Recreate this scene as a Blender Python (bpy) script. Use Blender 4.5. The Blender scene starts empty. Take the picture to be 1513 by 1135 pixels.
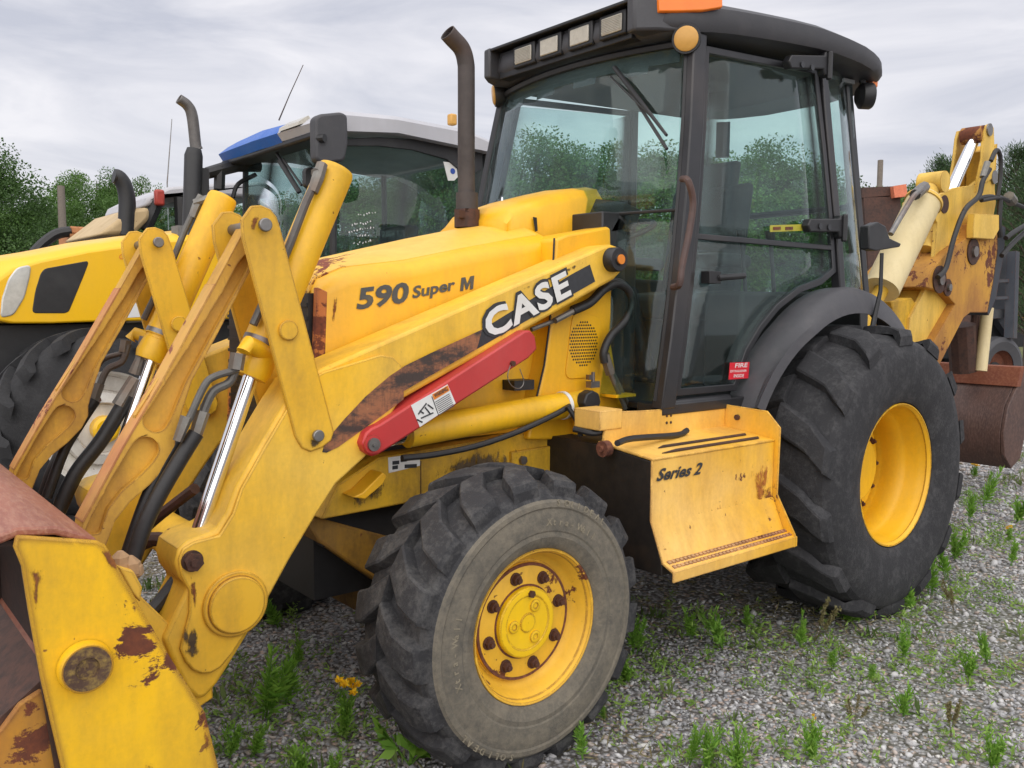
import bpy, bmesh, math, random
import numpy as np
from mathutils import Vector, Matrix

random.seed(7)
rng = np.random.default_rng(7)
sc = bpy.context.scene
col = sc.collection
PI = math.pi

# ------------------------------------------------------------------ camera, sky, sun, exposure
PW, PH = 1513.0, 1135.0
F = 1285.5126
CAM = np.array([-3.90479614, -3.00427662, 1.44666835])
YAW, PITCH, ROLL = 0.68795284, 0.08954939, 0.00530528
fw = np.array([math.sin(YAW)*math.cos(PITCH), math.cos(YAW)*math.cos(PITCH), -math.sin(PITCH)])
_r = np.array([math.cos(YAW), -math.sin(YAW), 0.0]); _u = np.cross(_r, fw)
rt = _r*math.cos(ROLL)+_u*math.sin(ROLL); up = -_r*math.sin(ROLL)+_u*math.cos(ROLL)
cd = bpy.data.cameras.new('camera'); cam = bpy.data.objects.new('camera', cd); col.objects.link(cam)
cd.sensor_width = 36; cd.lens = F/PW*36; cd.clip_start = .05; cd.clip_end = 2000
m = Matrix.Identity(4)
for i in range(3):
    m[i][0] = rt[i]; m[i][1] = up[i]; m[i][2] = -fw[i]; m[i][3] = CAM[i]
cam.matrix_world = m
sc.camera = cam

SUN_EL, SUN_AZ = math.radians(52), math.radians(-138)      # azimuth measured from +Y towards +X
w = bpy.data.worlds.new('World'); sc.world = w; w.use_nodes = True
nt = w.node_tree; nt.nodes.clear()
def wn(t, **k):
    n = nt.nodes.new(t)
    for a, b in k.items(): setattr(n, a, b)
    return n
out = wn('ShaderNodeOutputWorld'); bg = wn('ShaderNodeBackground'); bg.inputs[1].default_value = .1
sky = wn('ShaderNodeTexSky', sky_type='NISHITA', sun_disc=False)
sky.sun_elevation = SUN_EL; sky.sun_rotation = SUN_AZ; sky.dust_density = 3
tc = wn('ShaderNodeTexCoord'); mp = wn('ShaderNodeMapping'); mp.inputs['Scale'].default_value = (2.0, 2.0, 9.0)
mp.inputs['Rotation'].default_value = (.05, -.06, .3)
nz = wn('ShaderNodeTexNoise'); nz.inputs['Scale'].default_value = 1.7; nz.inputs['Detail'].default_value = 7; nz.inputs['Roughness'].default_value = .55; nz.inputs['Distortion'].default_value = .6
cr = wn('ShaderNodeValToRGB')
CB = 3.95
cr.color_ramp.elements[0].position = .33; cr.color_ramp.elements[0].color = (.70*CB, .715*CB, .81*CB, 1)
cr.color_ramp.elements[1].position = .66; cr.color_ramp.elements[1].color = (1.08*CB, 1.06*CB, 1.10*CB, 1)
mx = wn('ShaderNodeMix', data_type='RGBA'); mx.inputs[0].default_value = .93
nt.links.new(tc.outputs['Generated'], mp.inputs[0]); nt.links.new(mp.outputs[0], nz.inputs['Vector'])
nt.links.new(nz.outputs['Fac'], cr.inputs[0]); nt.links.new(sky.outputs[0], mx.inputs[6]); nt.links.new(cr.outputs[0], mx.inputs[7])
nt.links.new(mx.outputs[2], bg.inputs[0]); nt.links.new(bg.outputs[0], out.inputs[0])

sl = bpy.data.lights.new('sun', 'SUN'); sl.energy = 1.5; sl.angle = math.radians(120); sl.color = (1, .965, .91)
so = bpy.data.objects.new('sun', sl); col.objects.link(so)
sd = Vector((math.sin(SUN_AZ)*math.cos(SUN_EL), math.cos(SUN_AZ)*math.cos(SUN_EL), math.sin(SUN_EL)))
so.rotation_euler = sd.to_track_quat('Z', 'Y').to_euler(); so.location = (0, 0, 30)
vs = sc.view_settings; vs.view_transform = 'Standard'; vs.look = 'None'; vs.gamma = 1; vs.use_curve_mapping = False
vs.exposure = 1.12
sc.cycles.transparent_max_bounces = 24; sc.cycles.max_bounces = 8

# ------------------------------------------------------------------ points from the photograph's survey
def ray(x, y): return fw*F+rt*(x-PW/2)-up*(y-PH/2)
def U(x, y, X=None, Y=None, Z=None):
    d = ray(x, y)
    t = (X-CAM[0])/d[0] if X is not None else (Y-CAM[1])/d[1] if Y is not None else (Z-CAM[2])/d[2]
    return tuple(CAM+t*d)
def UD(x, y, d): return tuple(CAM+ray(x, y)*(d/F))
def XZ(pts, Y): return [(U(x, y, Y=Y)[0], U(x, y, Y=Y)[2]) for x, y in pts]
def LP(pts, Y): return [U(x, y, Y=Y) for x, y in pts]
def dep(P): return float((np.array(P)-CAM)@fw)

# ------------------------------------------------------------------ materials
class T:
    def __init__(s, name):
        s.m = bpy.data.materials.new(name); s.m.use_nodes = True; s.t = s.m.node_tree; s.t.nodes.clear()
        s.o = s.t.nodes.new('ShaderNodeOutputMaterial')
    def n(s, typ, ins=None, **k):
        n = s.t.nodes.new(typ)
        for a, b in k.items(): setattr(n, a, b)
        for a, b in (ins or {}).items():
            if hasattr(b, 'is_output'): s.t.links.new(b, n.inputs[a])
            else: n.inputs[a].default_value = b
        return n
    def co(s): return s.n('ShaderNodeTexCoord').outputs['Object']
    def noise(s, scale, detail=4, rough=.55, vec=None, sc3=None, dist=0):
        v = vec or s.co()
        if sc3: v = s.n('ShaderNodeMapping', {'Vector': v, 'Scale': sc3}).outputs[0]
        return s.n('ShaderNodeTexNoise', {'Vector': v, 'Scale': scale, 'Detail': detail, 'Roughness': rough, 'Distortion': dist}).outputs['Fac']
    def ramp(s, f, a, b, lo=0., hi=1.):
        return s.n('ShaderNodeMapRange', {'Value': f, 'From Min': a, 'From Max': b, 'To Min': lo, 'To Max': hi}).outputs[0]
    def mix(s, f, a, b):
        n = s.n('ShaderNodeMix', data_type='RGBA')
        for i, v in ((0, f), (6, a), (7, b)):
            if hasattr(v, 'is_output'): s.t.links.new(v, n.inputs[i])
            else: n.inputs[i].default_value = (*v, 1) if isinstance(v, tuple) and len(v) == 3 else v
        return n.outputs[2]
    def math(s, op, a, b=0.):
        return s.n('ShaderNodeMath', {0: a, 1: b}, operation=op).outputs[0]
    def bsdf(s, colr, rough=.5, metal=0., bump=None, bstr=.3, bdist=.01, **k):
        ins = {'Base Color': (*colr, 1) if isinstance(colr, tuple) else colr, 'Roughness': rough, 'Metallic': metal}
        if bump is not None:
            ins['Normal'] = s.n('ShaderNodeBump', {'Height': bump, 'Strength': bstr, 'Distance': bdist}).outputs[0]
        ins.update(k)
        b = s.n('ShaderNodeBsdfPrincipled', ins); s.t.links.new(b.outputs[0], s.o.inputs[0]); return s.m

RUST = (.17, .048, .020); RUST2 = (.08, .026, .016)
def paint(name, c1, c2=None, rust=.30, edge=.008, grime=.35, rough=.42, rscale=9., gcol=(.16, .09, .035), rustcol=RUST, es=1., zone_x=None):
    """weathered machine paint: faded areas, chips that show rust, worn edges, dirt runs"""
    t = T(name); c2 = c2 or c1
    big = t.noise(1.6, 5, .6); base = t.mix(t.ramp(big, .35, .68), c1, c2)
    dirt = t.noise(3.2, 8, .68, sc3=(1.6, 1.6, .45)); fine = t.noise(60, 4, .7)
    g = t.math('MULTIPLY', t.ramp(t.math('ADD', dirt, t.math('MULTIPLY', fine, .22)), .52, .86), grime)
    base = t.mix(g, base, gcol)
    scr = t.noise(5., 6, .75, sc3=(9, 9, 1.1), dist=.4)
    base = t.mix(t.ramp(scr, .66, .78, 0, .45*min(1, grime*2)), base, tuple(x*.45 for x in c1))
    fade = t.noise(.9, 6, .7, dist=.8); base = t.mix(t.ramp(fade, .52, .72, 0, .35), base, tuple(min(.92, x*.93+.06) for x in c2))
    s2 = t.noise(7., 3, .6, sc3=(14, 14, .55), dist=1.5); base = t.mix(t.ramp(s2, .735, .75, 0, .55*min(1, grime*1.6)), base, (.10, .06, .03))
    chip = t.noise(rscale, 9, .72, dist=.3)
    zone = t.noise(rscale*.22, 4, .6)
    cz = t.math('ADD', t.math('MULTIPLY', chip, .62), t.math('MULTIPLY', zone, .5))
    if zone_x:
        sx = t.n('ShaderNodeSeparateXYZ', {0: t.co()}).outputs[0]
        cz = t.math('ADD', cz, t.ramp(sx, zone_x[0], zone_x[1], zone_x[2], 0))
    mk = t.ramp(cz, .705-.28*rust, .72-.28*rust)
    sp = t.noise(26, 3, .5); mk = t.math('MAXIMUM', mk, t.math('MULTIPLY', t.ramp(sp, .735-.06*rust, .75-.06*rust), .8))
    if edge > 0:
        bv = t.n('ShaderNodeBevel', {'Radius': edge}, samples=3)
        ge = t.n('ShaderNodeNewGeometry')
        dt = t.n('ShaderNodeVectorMath', {0: bv.outputs[0], 1: ge.outputs['Normal']}, operation='DOT_PRODUCT').outputs['Value']
        em = t.math('MULTIPLY', t.ramp(dt, .99, .90), t.ramp(t.noise(22, 7, .7), .50-.12*es, .58-.10*es))
        mk = t.math('MAXIMUM', mk, t.math('MULTIPLY', em, .85*min(1.1, es)))
    rc = t.mix(t.ramp(t.noise(40, 5, .7), .3, .7), rustcol, RUST2)
    c = t.mix(mk, base, rc)
    rg = t.math('ADD', t.math('ADD', t.ramp(mk, 0, 1, rough, .85), 0.), t.ramp(dirt, .4, .8, 0, .2))
    hb = t.math('SUBTRACT', t.math('MULTIPLY', fine, .06), t.math('MULTIPLY', mk, .5))
    return t.bsdf(c, rg, bump=hb, bstr=.35, bdist=.003)
def plain(name, c, rough=.5, metal=0., var=.3, scale=30., c2=None, bump=.15):
    t = T(name); n = t.noise(scale, 5, .65); n2 = t.noise(scale*.12, 4, .6)
    a = t.mix(t.ramp(n, .3, .7), tuple(x*(1-var) for x in c), c)
    if c2: a = t.mix(t.ramp(n2, .5, .72, 0, .8), a, c2)
    return t.bsdf(a, rough, metal, bump=n, bstr=bump, bdist=.002)

YEL = (.76, .385, .012)
M = {}
M['hood'] = paint('hood_paint', (.86, .45, .004), (.84, .46, .02), rust=-.12, grime=.34, rough=.36, edge=0)
M['hood_top'] = paint('hood_top_paint', (.84, .47, .03), (.82, .50, .09), rust=-.25, grime=.28, rough=.45, edge=0, rscale=14, rustcol=(.30, .075, .04), zone_x=(-2.45, -2.15, .22))
M['arm'] = paint('arm_paint', (.84, .53, .075), (.85, .475, .008), rust=-.06, grime=.5, rough=.42, es=1.3)
M['crank'] = paint('crank_paint', (.80, .475, .04), (.78, .43, .012), rust=-.02, grime=.55, rough=.42, es=1.5)
M['cyl'] = paint('cylinder_paint', (.88, .51, .005), (.84, .46, .012), rust=.04, grime=.4, rough=.36, edge=0)
M['link'] = paint('link_paint', (.72, .42, .045), (.58, .30, .035), rust=.05, grime=.75, rough=.55, gcol=(.20, .085, .035))
M['linkred'] = paint('link_edge_paint', (.50, .17, .07), (.62, .36, .06), rust=.25, grime=.5, rough=.6, rustcol=(.33, .10, .06))
M['bucket'] = paint('bucket_paint', (.88, .50, .003), (.82, .49, .015), rust=.24, grime=.5, rough=.40, edge=.022, es=1.9)
M['bucket_low'] = paint('bucket_low_paint', (.62, .30, .012), (.30, .11, .03), rust=.45, grime=.7, rough=.6, edge=.018)
M['step'] = paint('step_paint', (.84, .53, .15), (.82, .44, .02), rust=.06, grime=.6, rough=.5, gcol=(.30, .12, .035), zone_x=(-.93, -1.02, .0))
M['tread'] = paint('step_tread_paint', (.60, .36, .16), (.45, .22, .10), rust=.25, grime=.9, rough=.8, gcol=(.10, .07, .06))
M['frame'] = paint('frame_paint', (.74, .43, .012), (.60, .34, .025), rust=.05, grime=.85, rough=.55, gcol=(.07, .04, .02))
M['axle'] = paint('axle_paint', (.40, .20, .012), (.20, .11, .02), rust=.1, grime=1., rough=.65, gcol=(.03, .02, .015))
M['rim_front'] = paint('front_rim_paint', (.84, .49, .05), (.82, .47, .02), rust=.22, grime=.35, rough=.5, rscale=16)
M['hubcap'] = paint('hub_paint', (.86, .54, .003), None, rust=.0, grime=.2, rough=.4)
M['rim_rear'] = paint('rear_rim_paint', (.84, .47, .008), None, rust=-.02, grime=.3, rough=.42)
M['boom'] = paint('boom_paint', (.78, .52, .12), (.74, .45, .04), rust=.04, grime=.55, rough=.55)
M['dipper'] = paint('dipper_paint', (.58, .30, .03), (.36, .15, .03), rust=.30, grime=.8, rough=.65, gcol=(.18, .07, .03))
M['cream'] = paint('cream_paint', (.74, .62, .36), (.70, .56, .28), rust=-.2, grime=.3, rough=.5, edge=0)
M['red'] = paint('red_paint', (.50, .030, .030), (.46, .05, .045), rust=-.4, grime=.25, rough=.42, edge=.004, gcol=(.10, .03, .03))
M['tractor'] = paint('tractor_paint', (.88, .50, .005), (.86, .49, .01), rust=-.6, grime=.1, rough=.28, edge=0)
M['tractor_white'] = paint('tractor_roof_white', (.47, .47, .50), (.40, .40, .43), rust=-.6, grime=.2, rough=.5, edge=0, gcol=(.3, .28, .26))
M['tractor_blue'] = paint('tractor_roof_blue', (.012, .11, .45), None, rust=-.6, grime=.1, rough=.4, edge=0)
M['cream_rim'] = paint('white_rim_paint', (.78, .76, .72), (.72, .69, .62), rust=-.1, grime=.4, rough=.5)
M['orange_frame'] = paint('orange_frame_paint', (.50, .16, .05), (.46, .27, .12), rust=.3, grime=.6, rough=.7)
M['tan'] = paint('tan_paint', (.50, .37, .20), None, rust=-.3, grime=.4, rough=.6, edge=0)
M['truckblue'] = paint('truck_body_paint', (.025, .030, .042), (.035, .042, .055), rust=.05, grime=.5, rough=.6, gcol=(.10, .09, .08))
M['oranget'] = paint('orange_machine_paint', (.75, .30, .02), None, rust=.0, grime=.4, rough=.5)
def rustmat(name, a, b, cc, scale=5, rough=.7, sc3=None):
    t = T(name); n1 = t.noise(scale, 8, .65, sc3=sc3); n2 = t.noise(scale*9, 5, .7, sc3=sc3)
    c = t.mix(t.ramp(n1, .35, .65), a, b); c = t.mix(t.ramp(n2, .45, .75), c, cc)
    return t.bsdf(c, rough, bump=n2, bstr=.35, bdist=.004)
M['rust'] = rustmat('rust', (.15, .045, .022), (.08, .028, .018), (.24, .09, .045), 8, .85)
M['rust_top'] = rustmat('rusty_red_sheet', (.30, .105, .065), (.22, .075, .05), (.40, .20, .13), 3.5, .5, sc3=(3, .5, 3))
M['interior'] = rustmat('shaded_rust_interior', (.030, .016, .012), (.05, .022, .015), (.016, .010, .009), 4, .8)  # dark rust, with the shade inside the loader bucket put into its colour
M['rust_dark'] = rustmat('dark_rusty_steel', (.045, .022, .016), (.085, .035, .022), (.02, .012, .010), 4, .75)
M['rust_bucket'] = rustmat('brown_bucket_steel', (.085, .042, .032), (.055, .030, .026), (.15, .085, .065), 4, .5, sc3=(1, 3, 1))
M['rust_lip'] = rustmat('red_rust_lip', (.20, .058, .024), (.15, .04, .02), (.26, .10, .05), 6, .8)
M['bolt'] = plain('bolt_steel', (.26, .25, .24), .45, .8, c2=(.16, .08, .05))
M['nut'] = plain('rusty_nut', (.10, .04, .025), .75, .2)
M['chrome'] = plain('chrome_rod', (.82, .83, .85), .09, 1., var=.06, bump=0)
M['fitting'] = plain('hydraulic_fitting', (.23, .22, .20), .5, .6, c2=(.16, .09, .05))
M['hose'] = plain('rubber_hose', (.022, .021, .022), .5, var=.4, scale=60)
M['hose_grey'] = plain('grey_hydraulic_pipe', (.13, .125, .115), .5, .3, c2=(.09, .06, .05))
M['black'] = plain('black_plastic', (.016, .016, .018), .48, var=.3, c2=(.03, .03, .031))
M['cabframe'] = plain('cab_frame_black', (.022, .022, .025), .38, var=.3, scale=14, c2=(.045, .038, .036))
M['grey'] = plain('dark_grey_plastic', (.050, .050, .056), .55, var=.12, scale=90, c2=(.060, .059, .063))
M['fender'] = plain('grey_fender_plastic', (.058, .057, .064), .6, var=.12, scale=70, c2=(.075, .072, .076))
M['liner'] = plain('cab_liner_grey', (.13, .135, .135), .85, var=.1)
M['cab_black'] = plain('cab_trim_black', (.007, .008, .008), .7, var=.3)
M['seat'] = plain('seat_cloth', (.03, .032, .033), .9, var=.3)
M['stack'] = plain('exhaust_steel', (.075, .062, .058), .62, .25, var=.4, scale=12, c2=(.12, .06, .04))
M['grease'] = plain('greasy_black_panel', (.018, .013, .010), .6, var=.6, scale=20, c2=(.075, .040, .020), bump=.5)
M['amber'] = plain('amber_lens', (.85, .20, .015), .22, var=.1, bump=0)
M['amber_dull'] = plain('amber_lamp_lens', (.62, .33, .07), .35, var=.12, scale=40, bump=.05)
M['lens'] = plain('clear_lamp_lens', (.50, .47, .40), .15, var=.2, scale=50, bump=.2)
M['headlight'] = plain('headlight_lens', (.62, .62, .58), .12, .1, var=.35, scale=9, bump=.1)
M['white'] = plain('white_print', (.72, .72, .70), .5, var=.08, bump=0, c2=(.60, .58, .53))
M['ink'] = plain('dark_print', (.035, .037, .042), .5, var=.3, scale=60, bump=0)
M['ink_grey'] = plain('faded_grey_print', (.075, .082, .088), .5, var=.25, scale=70, bump=0, c2=(.13, .11, .06))
M['orange_print'] = plain('orange_print', (.72, .22, .02), .5, var=.1, bump=0)
M['yellow_print'] = plain('yellow_print', (.42, .38, .04), .5, var=.1, bump=0)
M['red_print'] = plain('red_print', (.62, .015, .03), .45, var=.1, bump=0)
M['blue_print'] = plain('blue_print', (.02, .07, .35), .45, var=.1, bump=0)
def swoosh():
    t = T('worn_stripe_print'); n = t.noise(7, 8, .7, sc3=(1, 1, 2.2)); n2 = t.noise(55, 4, .6, sc3=(2.5, 1, .4))
    c = t.mix(t.ramp(n, .42, .54), (.05, .034, .028), (.30, .12, .055))
    c = t.mix(t.ramp(n, .60, .68), c, (.66, .38, .18)); c = t.mix(t.ramp(n2, .5, .7, 0, .5), c, (.03, .022, .02))
    return t.bsdf(c, .5)
M['swoosh'] = swoosh()
def rubber(name, c, dust, amt, rough=.78, lo=.46, hi=.70):
    t = T(name); n = t.noise(11, 9, .72); n2 = t.noise(60, 6, .75, sc3=(1, 1, 1)); sc_ = t.noise(14, 6, .8, sc3=(1, 4, 1), dist=.8)
    a = t.mix(t.ramp(t.math('ADD', t.math('MULTIPLY', n, .6), t.math('MULTIPLY', n2, .4)), lo, hi, 0, amt), c, dust)
    a = t.mix(t.ramp(sc_, .64, .76, 0, .5*amt+.08), a, tuple(min(1, x*1.7) for x in dust))
    return t.bsdf(a, rough, bump=t.math('ADD', n2, t.math('MULTIPLY', sc_, .6)), bstr=.55, bdist=.006)
M['tyre_front'] = rubber('front_tyre_rubber', (.021, .021, .024), (.14, .136, .13), .62, lo=.47, hi=.68)
M['tyre_side'] = rubber('dusty_sidewall_rubber', (.090, .083, .070), (.19, .165, .125), .9, .9, .38, .60)
M['tyre_rear'] = rubber('rear_tyre_rubber', (.019, .019, .022), (.12, .118, .12), .5, lo=.48, hi=.70)
M['tyre_tractor'] = rubber('tractor_tyre_rubber', (.016, .016, .018), (.05, .05, .052), .6)
def glass(name, tint, dirt=.06, refl=1.0):
    t = T(name)
    tr = t.n('ShaderNodeBsdfTransparent', {'Color': (*tint, 1)}); gl = t.n('ShaderNodeBsdfGlossy', {'Color': (.9, .95, .97, 1), 'Roughness': .015})
    df = t.n('ShaderNodeBsdfDiffuse', {'Color': (.34, .37, .36, 1)})
    fc = t.n('ShaderNodeLayerWeight', {'Blend': .5}).outputs['Facing']
    fr = t.math('ADD', t.math('MULTIPLY', t.math('POWER', fc, 5.), .94), .032)
    a = t.n('ShaderNodeMixShader', {0: t.math('MULTIPLY', fr, refl), 1: tr.outputs[0], 2: gl.outputs[0]})
    n = t.noise(3.5, 7, .7); sp = t.noise(14, 8, .8, sc3=(1, 1, .35))
    d = t.math('ADD', t.ramp(n, .35, .75, dirt*.4, dirt*1.6), t.ramp(sp, .66, .72, 0, .10))
    b = t.n('ShaderNodeMixShader', {0: d, 1: a.outputs[0], 2: df.outputs[0]}); t.t.links.new(b.outputs[0], t.o.inputs[0]); return t.m
M['glass'] = glass('tinted_cab_glass', (.845, .935, .918), .012)
M['glass_t'] = glass('tractor_cab_glass', (.80, .89, .88), .02)
def leafmat(name, a, b, tr=.3):
    t = T(name); at = t.n('ShaderNodeAttribute', attribute_name='tone').outputs['Fac']
    c = t.mix(at, a, b)
    d = t.n('ShaderNodeBsdfPrincipled', {'Base Color': c, 'Roughness': .6})
    tl = t.n('ShaderNodeBsdfTranslucent', {'Color': c}); mxs = t.n('ShaderNodeMixShader', {0: tr, 1: d.outputs[0], 2: tl.outputs[0]})
    t.t.links.new(mxs.outputs[0], t.o.inputs[0]); return t.m
def stainmat(name, c, c2, thr=.5):
    t = T(name); f = t.n('ShaderNodeAttribute', attribute_name='tone').outputs['Fac']; n = t.noise(9, 8, .72, sc3=(3.2, 3.2, .8)); n2 = t.noise(45, 5, .7)
    a = t.ramp(t.math('ADD', t.math('MULTIPLY', f, .62), t.math('ADD', t.math('MULTIPLY', n, 1.25), t.math('MULTIPLY', n2, .55))), thr+.78, thr+.92, 0, .9)
    b = t.n('ShaderNodeBsdfPrincipled', {'Base Color': t.mix(t.ramp(n2, .35, .65), c, c2), 'Roughness': .8}); tr = t.n('ShaderNodeBsdfTransparent')
    m_ = t.n('ShaderNodeMixShader', {0: a, 1: tr.outputs[0], 2: b.outputs[0]}); t.t.links.new(m_.outputs[0], t.o.inputs[0]); return t.m
M['stain'] = stainmat('rust_stain', (.26, .085, .02), (.13, .04, .015))
M['stain_soft'] = stainmat('orange_rust_bleed', (.48, .17, .02), (.34, .10, .02), .5)
M['stain_dark'] = stainmat('oily_dirt', (.045, .030, .018), (.09, .06, .03))
M['leaf'] = leafmat('tree_leaves', (.045, .105, .02), (.13, .25, .045))
M['leaf_dark'] = leafmat('dark_tree_leaves', (.035, .080, .018), (.095, .19, .038))
M['needle'] = leafmat('pine_needles', (.030, .065, .026), (.075, .135, .045))
M['weed'] = leafmat('weed_leaves', (.13, .30, .03), (.26, .46, .06), .35)
M['weed_dry'] = leafmat('dry_weed_leaves', (.16, .13, .06), (.24, .22, .09), .3)
M['petal'] = leafmat('yellow_petals', (.75, .42, .006), (.85, .55, .01), .2)
M['sprig'] = leafmat('ground_sprigs', (.08, .14, .03), (.20, .27, .08), .3)
M['bark'] = plain('bark', (.10, .075, .055), .9, var=.4)
M['pole'] = plain('weathered_pole_wood', (.20, .17, .14), .9, var=.3)

# ------------------------------------------------------------------ mesh building
WORLD = {}
def wl(o): return WORLD.get(o.name, Vector((0, 0, 0)))
def tag(o, label=None, cat=None, group=None, kind=None):
    for k, v in (('label', label), ('category', cat), ('group', group), ('kind', kind)):
        if v: o[k] = v
    return o
def empty(name, loc=(0, 0, 0), parent=None):
    o = bpy.data.objects.new(name, None); col.objects.link(o); o.empty_display_size = .1
    WORLD[o.name] = Vector(loc)
    if parent: o.parent = parent; o.location = Vector(loc)-wl(parent)
    else: o.location = loc
    return o
def smooth_path(pts, sub=6):
    P = [Vector(p) for p in pts]
    if len(P) < 3: return P
    o = []
    for i in range(len(P)-1):
        a = P[i-1] if i else P[0]*2-P[1]; b, c = P[i], P[i+1]; d = P[i+2] if i+2 < len(P) else c*2-b
        for k in range(sub):
            t = k/sub
            o.append(.5*((2*b)+(c-a)*t+(2*a-5*b+4*c-d)*t*t+(3*b-a-3*c+d)*t**3))
    return o+[P[-1]]
class MB:
    def __init__(s): s.v = []; s.f = []; s.mi = []; s.cur = 0; s.marks = []
    def add(s, v, f):
        s.marks.append((len(s.v), len(s.f))); b = len(s.v); s.v += [tuple(x) for x in v]; s.f += [tuple(i+b for i in q) for q in f]; s.mi += [s.cur]*len(f); return s
    def prism(s, poly, y0, y1):
        n = len(poly); ar = sum(poly[i][0]*poly[(i+1) % n][1]-poly[(i+1) % n][0]*poly[i][1] for i in range(n))
        if ar < 0: poly = poly[::-1]
        a, b = min(y0, y1), max(y0, y1)
        v = [(x, a, z) for x, z in poly]+[(x, b, z) for x, z in poly]
        f = [tuple(range(n)), tuple(range(2*n-1, n-1, -1))]
        f += [(i+n, (i+1) % n+n, (i+1) % n, i) for i in range(n)]
        return s.add(v, f)
    def slab(s, pts, vec):
        """polygon of 3D points given a thickness vector"""
        n = len(pts); v = [Vector(p) for p in pts]; t = Vector(vec)
        nn = Vector((0, 0, 0))
        for i in range(n): nn += v[i].cross(v[(i+1) % n])
        if nn.dot(t) > 0: v = v[::-1]
        f = [tuple(range(n)), tuple(range(2*n-1, n-1, -1))]+[(i+n, (i+1) % n+n, (i+1) % n, i) for i in range(n)]
        return s.add(v+[p+t for p in v], f)
    def box(s, x0, x1, y0, y1, z0, z1): return s.prism([(x0, z0), (x1, z0), (x1, z1), (x0, z1)], y0, y1)
    def obox(s, c, ax, ay, az):
        c = Vector(c); ax, ay, az = Vector(ax)/2, Vector(ay)/2, Vector(az)/2
        return s.slab([c-ax-ay-az, c+ax-ay-az, c+ax+ay-az, c-ax+ay-az], az*2)
    def tube(s, pts, r, n=12, smooth=0, caps=True):
        P = smooth_path(pts, smooth) if smooth else [Vector(p) for p in pts]
        k = len(P)
        if isinstance(r, (int, float)): R = [r]*k
        else: R = [np.interp(i/(k-1), np.linspace(0, 1, len(r)), r) for i in range(k)]
        T0 = (P[1]-P[0]).normalized(); u = T0.orthogonal().normalized(); v = []; f = []
        for i in range(k):
            t = ((P[min(i+1, k-1)]-P[max(i-1, 0)])).normalized()
            u = (u-t*u.dot(t)).normalized(); w_ = t.cross(u)
            for j in range(n):
                a = 2*PI*j/n; v.append(P[i]+(u*math.cos(a)+w_*math.sin(a))*R[i])
        for i in range(k-1):
            for j in range(n):
                f.append((i*n+j, i*n+(j+1) % n, (i+1)*n+(j+1) % n, (i+1)*n+j))
        if caps: f += [tuple(range(n-1, -1, -1)), tuple(range((k-1)*n, k*n))]
        return s.add(v, f)
    def disc(s, c, r, h, axis=(0, -1, 0), n=24):
        c = Vector(c); return s.tube([c, c+Vector(axis)*h], r, n)
    def lathe(s, prof, c=(0, 0, 0), n=48):
        """prof: (radius, y) pairs turned about the Y axis"""
        k = len(prof); v = []; f = []
        for j in range(n):
            a = 2*PI*j/n
            for r, y in prof: v.append((c[0]+r*math.cos(a), c[1]+y, c[2]+r*math.sin(a)))
        for j in range(n):
            for i in range(k-1):
                f.append((j*k+i, j*k+i+1, ((j+1) % n)*k+i+1, ((j+1) % n)*k+i))
        return s.add(v, f)
    def loft(s, secs, closed=True, caps=True):
        n = len(secs[0]); v = [p for q in secs for p in q]; f = []
        for i in range(len(secs)-1):
            for j in range(n if closed else n-1):
                f.append((i*n+j, i*n+(j+1) % n, (i+1)*n+(j+1) % n, (i+1)*n+j))
        if caps and closed: f += [tuple(range(n-1, -1, -1)), tuple(range((len(secs)-1)*n, len(secs)*n))]
        return s.add(v, f)
    def mirror(s):
        o = MB(); o.v = [(x, -y, z) for x, y, z in s.v]; o.f = [q[::-1] for q in s.f]; o.mi = list(s.mi); return o
    def mesh(s, name, mats, ang=35, fix=True):
        me = bpy.data.meshes.new(name); me.from_pydata(s.v, [], s.f)
        if not isinstance(mats, (list, tuple)): mats = [mats]
        for q in mats: me.materials.append(q)
        if len(mats) > 1: me.polygons.foreach_set('material_index', s.mi)
        if fix:
            bm = bmesh.new(); bm.from_mesh(me); bmesh.ops.recalc_face_normals(bm, faces=bm.faces); bm.to_mesh(me); bm.free()
        me.shade_smooth()
        me.set_sharp_from_angle(angle=math.radians(ang)); me.update(); return me
    def split(s, name, mats, parent=None, bevel=0, ang=35):
        """every added piece as an object of its own"""
        o = []; cuts = s.marks+[(len(s.v), len(s.f))]
        for (v0, f0), (v1, f1) in zip(cuts, cuts[1:]):
            q = MB(); q.v = s.v[v0:v1]; q.f = [tuple(i-v0 for i in f) for f in s.f[f0:f1]]; q.mi = [0]*len(q.f); o.append(q.build(name, mats, parent, bevel, ang))
        return o
    def build(s, name, mats, parent=None, bevel=0, ang=35, seg=2):
        me = s.mesh(name, mats, ang); return place(name, me, parent, bevel, seg)
def place(name, me, parent=None, bevel=0, seg=2, loc=None):
    o = bpy.data.objects.new(name, me); col.objects.link(o)
    L = Vector(loc) if loc is not None else Vector((0, 0, 0))
    WORLD[o.name] = L
    if parent is not None: o.parent = parent; o.location = L-wl(parent)
    else: o.location = L
    if bevel:
        b = o.modifiers.new('edge_round', 'BEVEL'); b.width = bevel; b.segments = seg; b.limit_method = 'ANGLE'; b.angle_limit = math.radians(40); b.harden_normals = False
    return o
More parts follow.
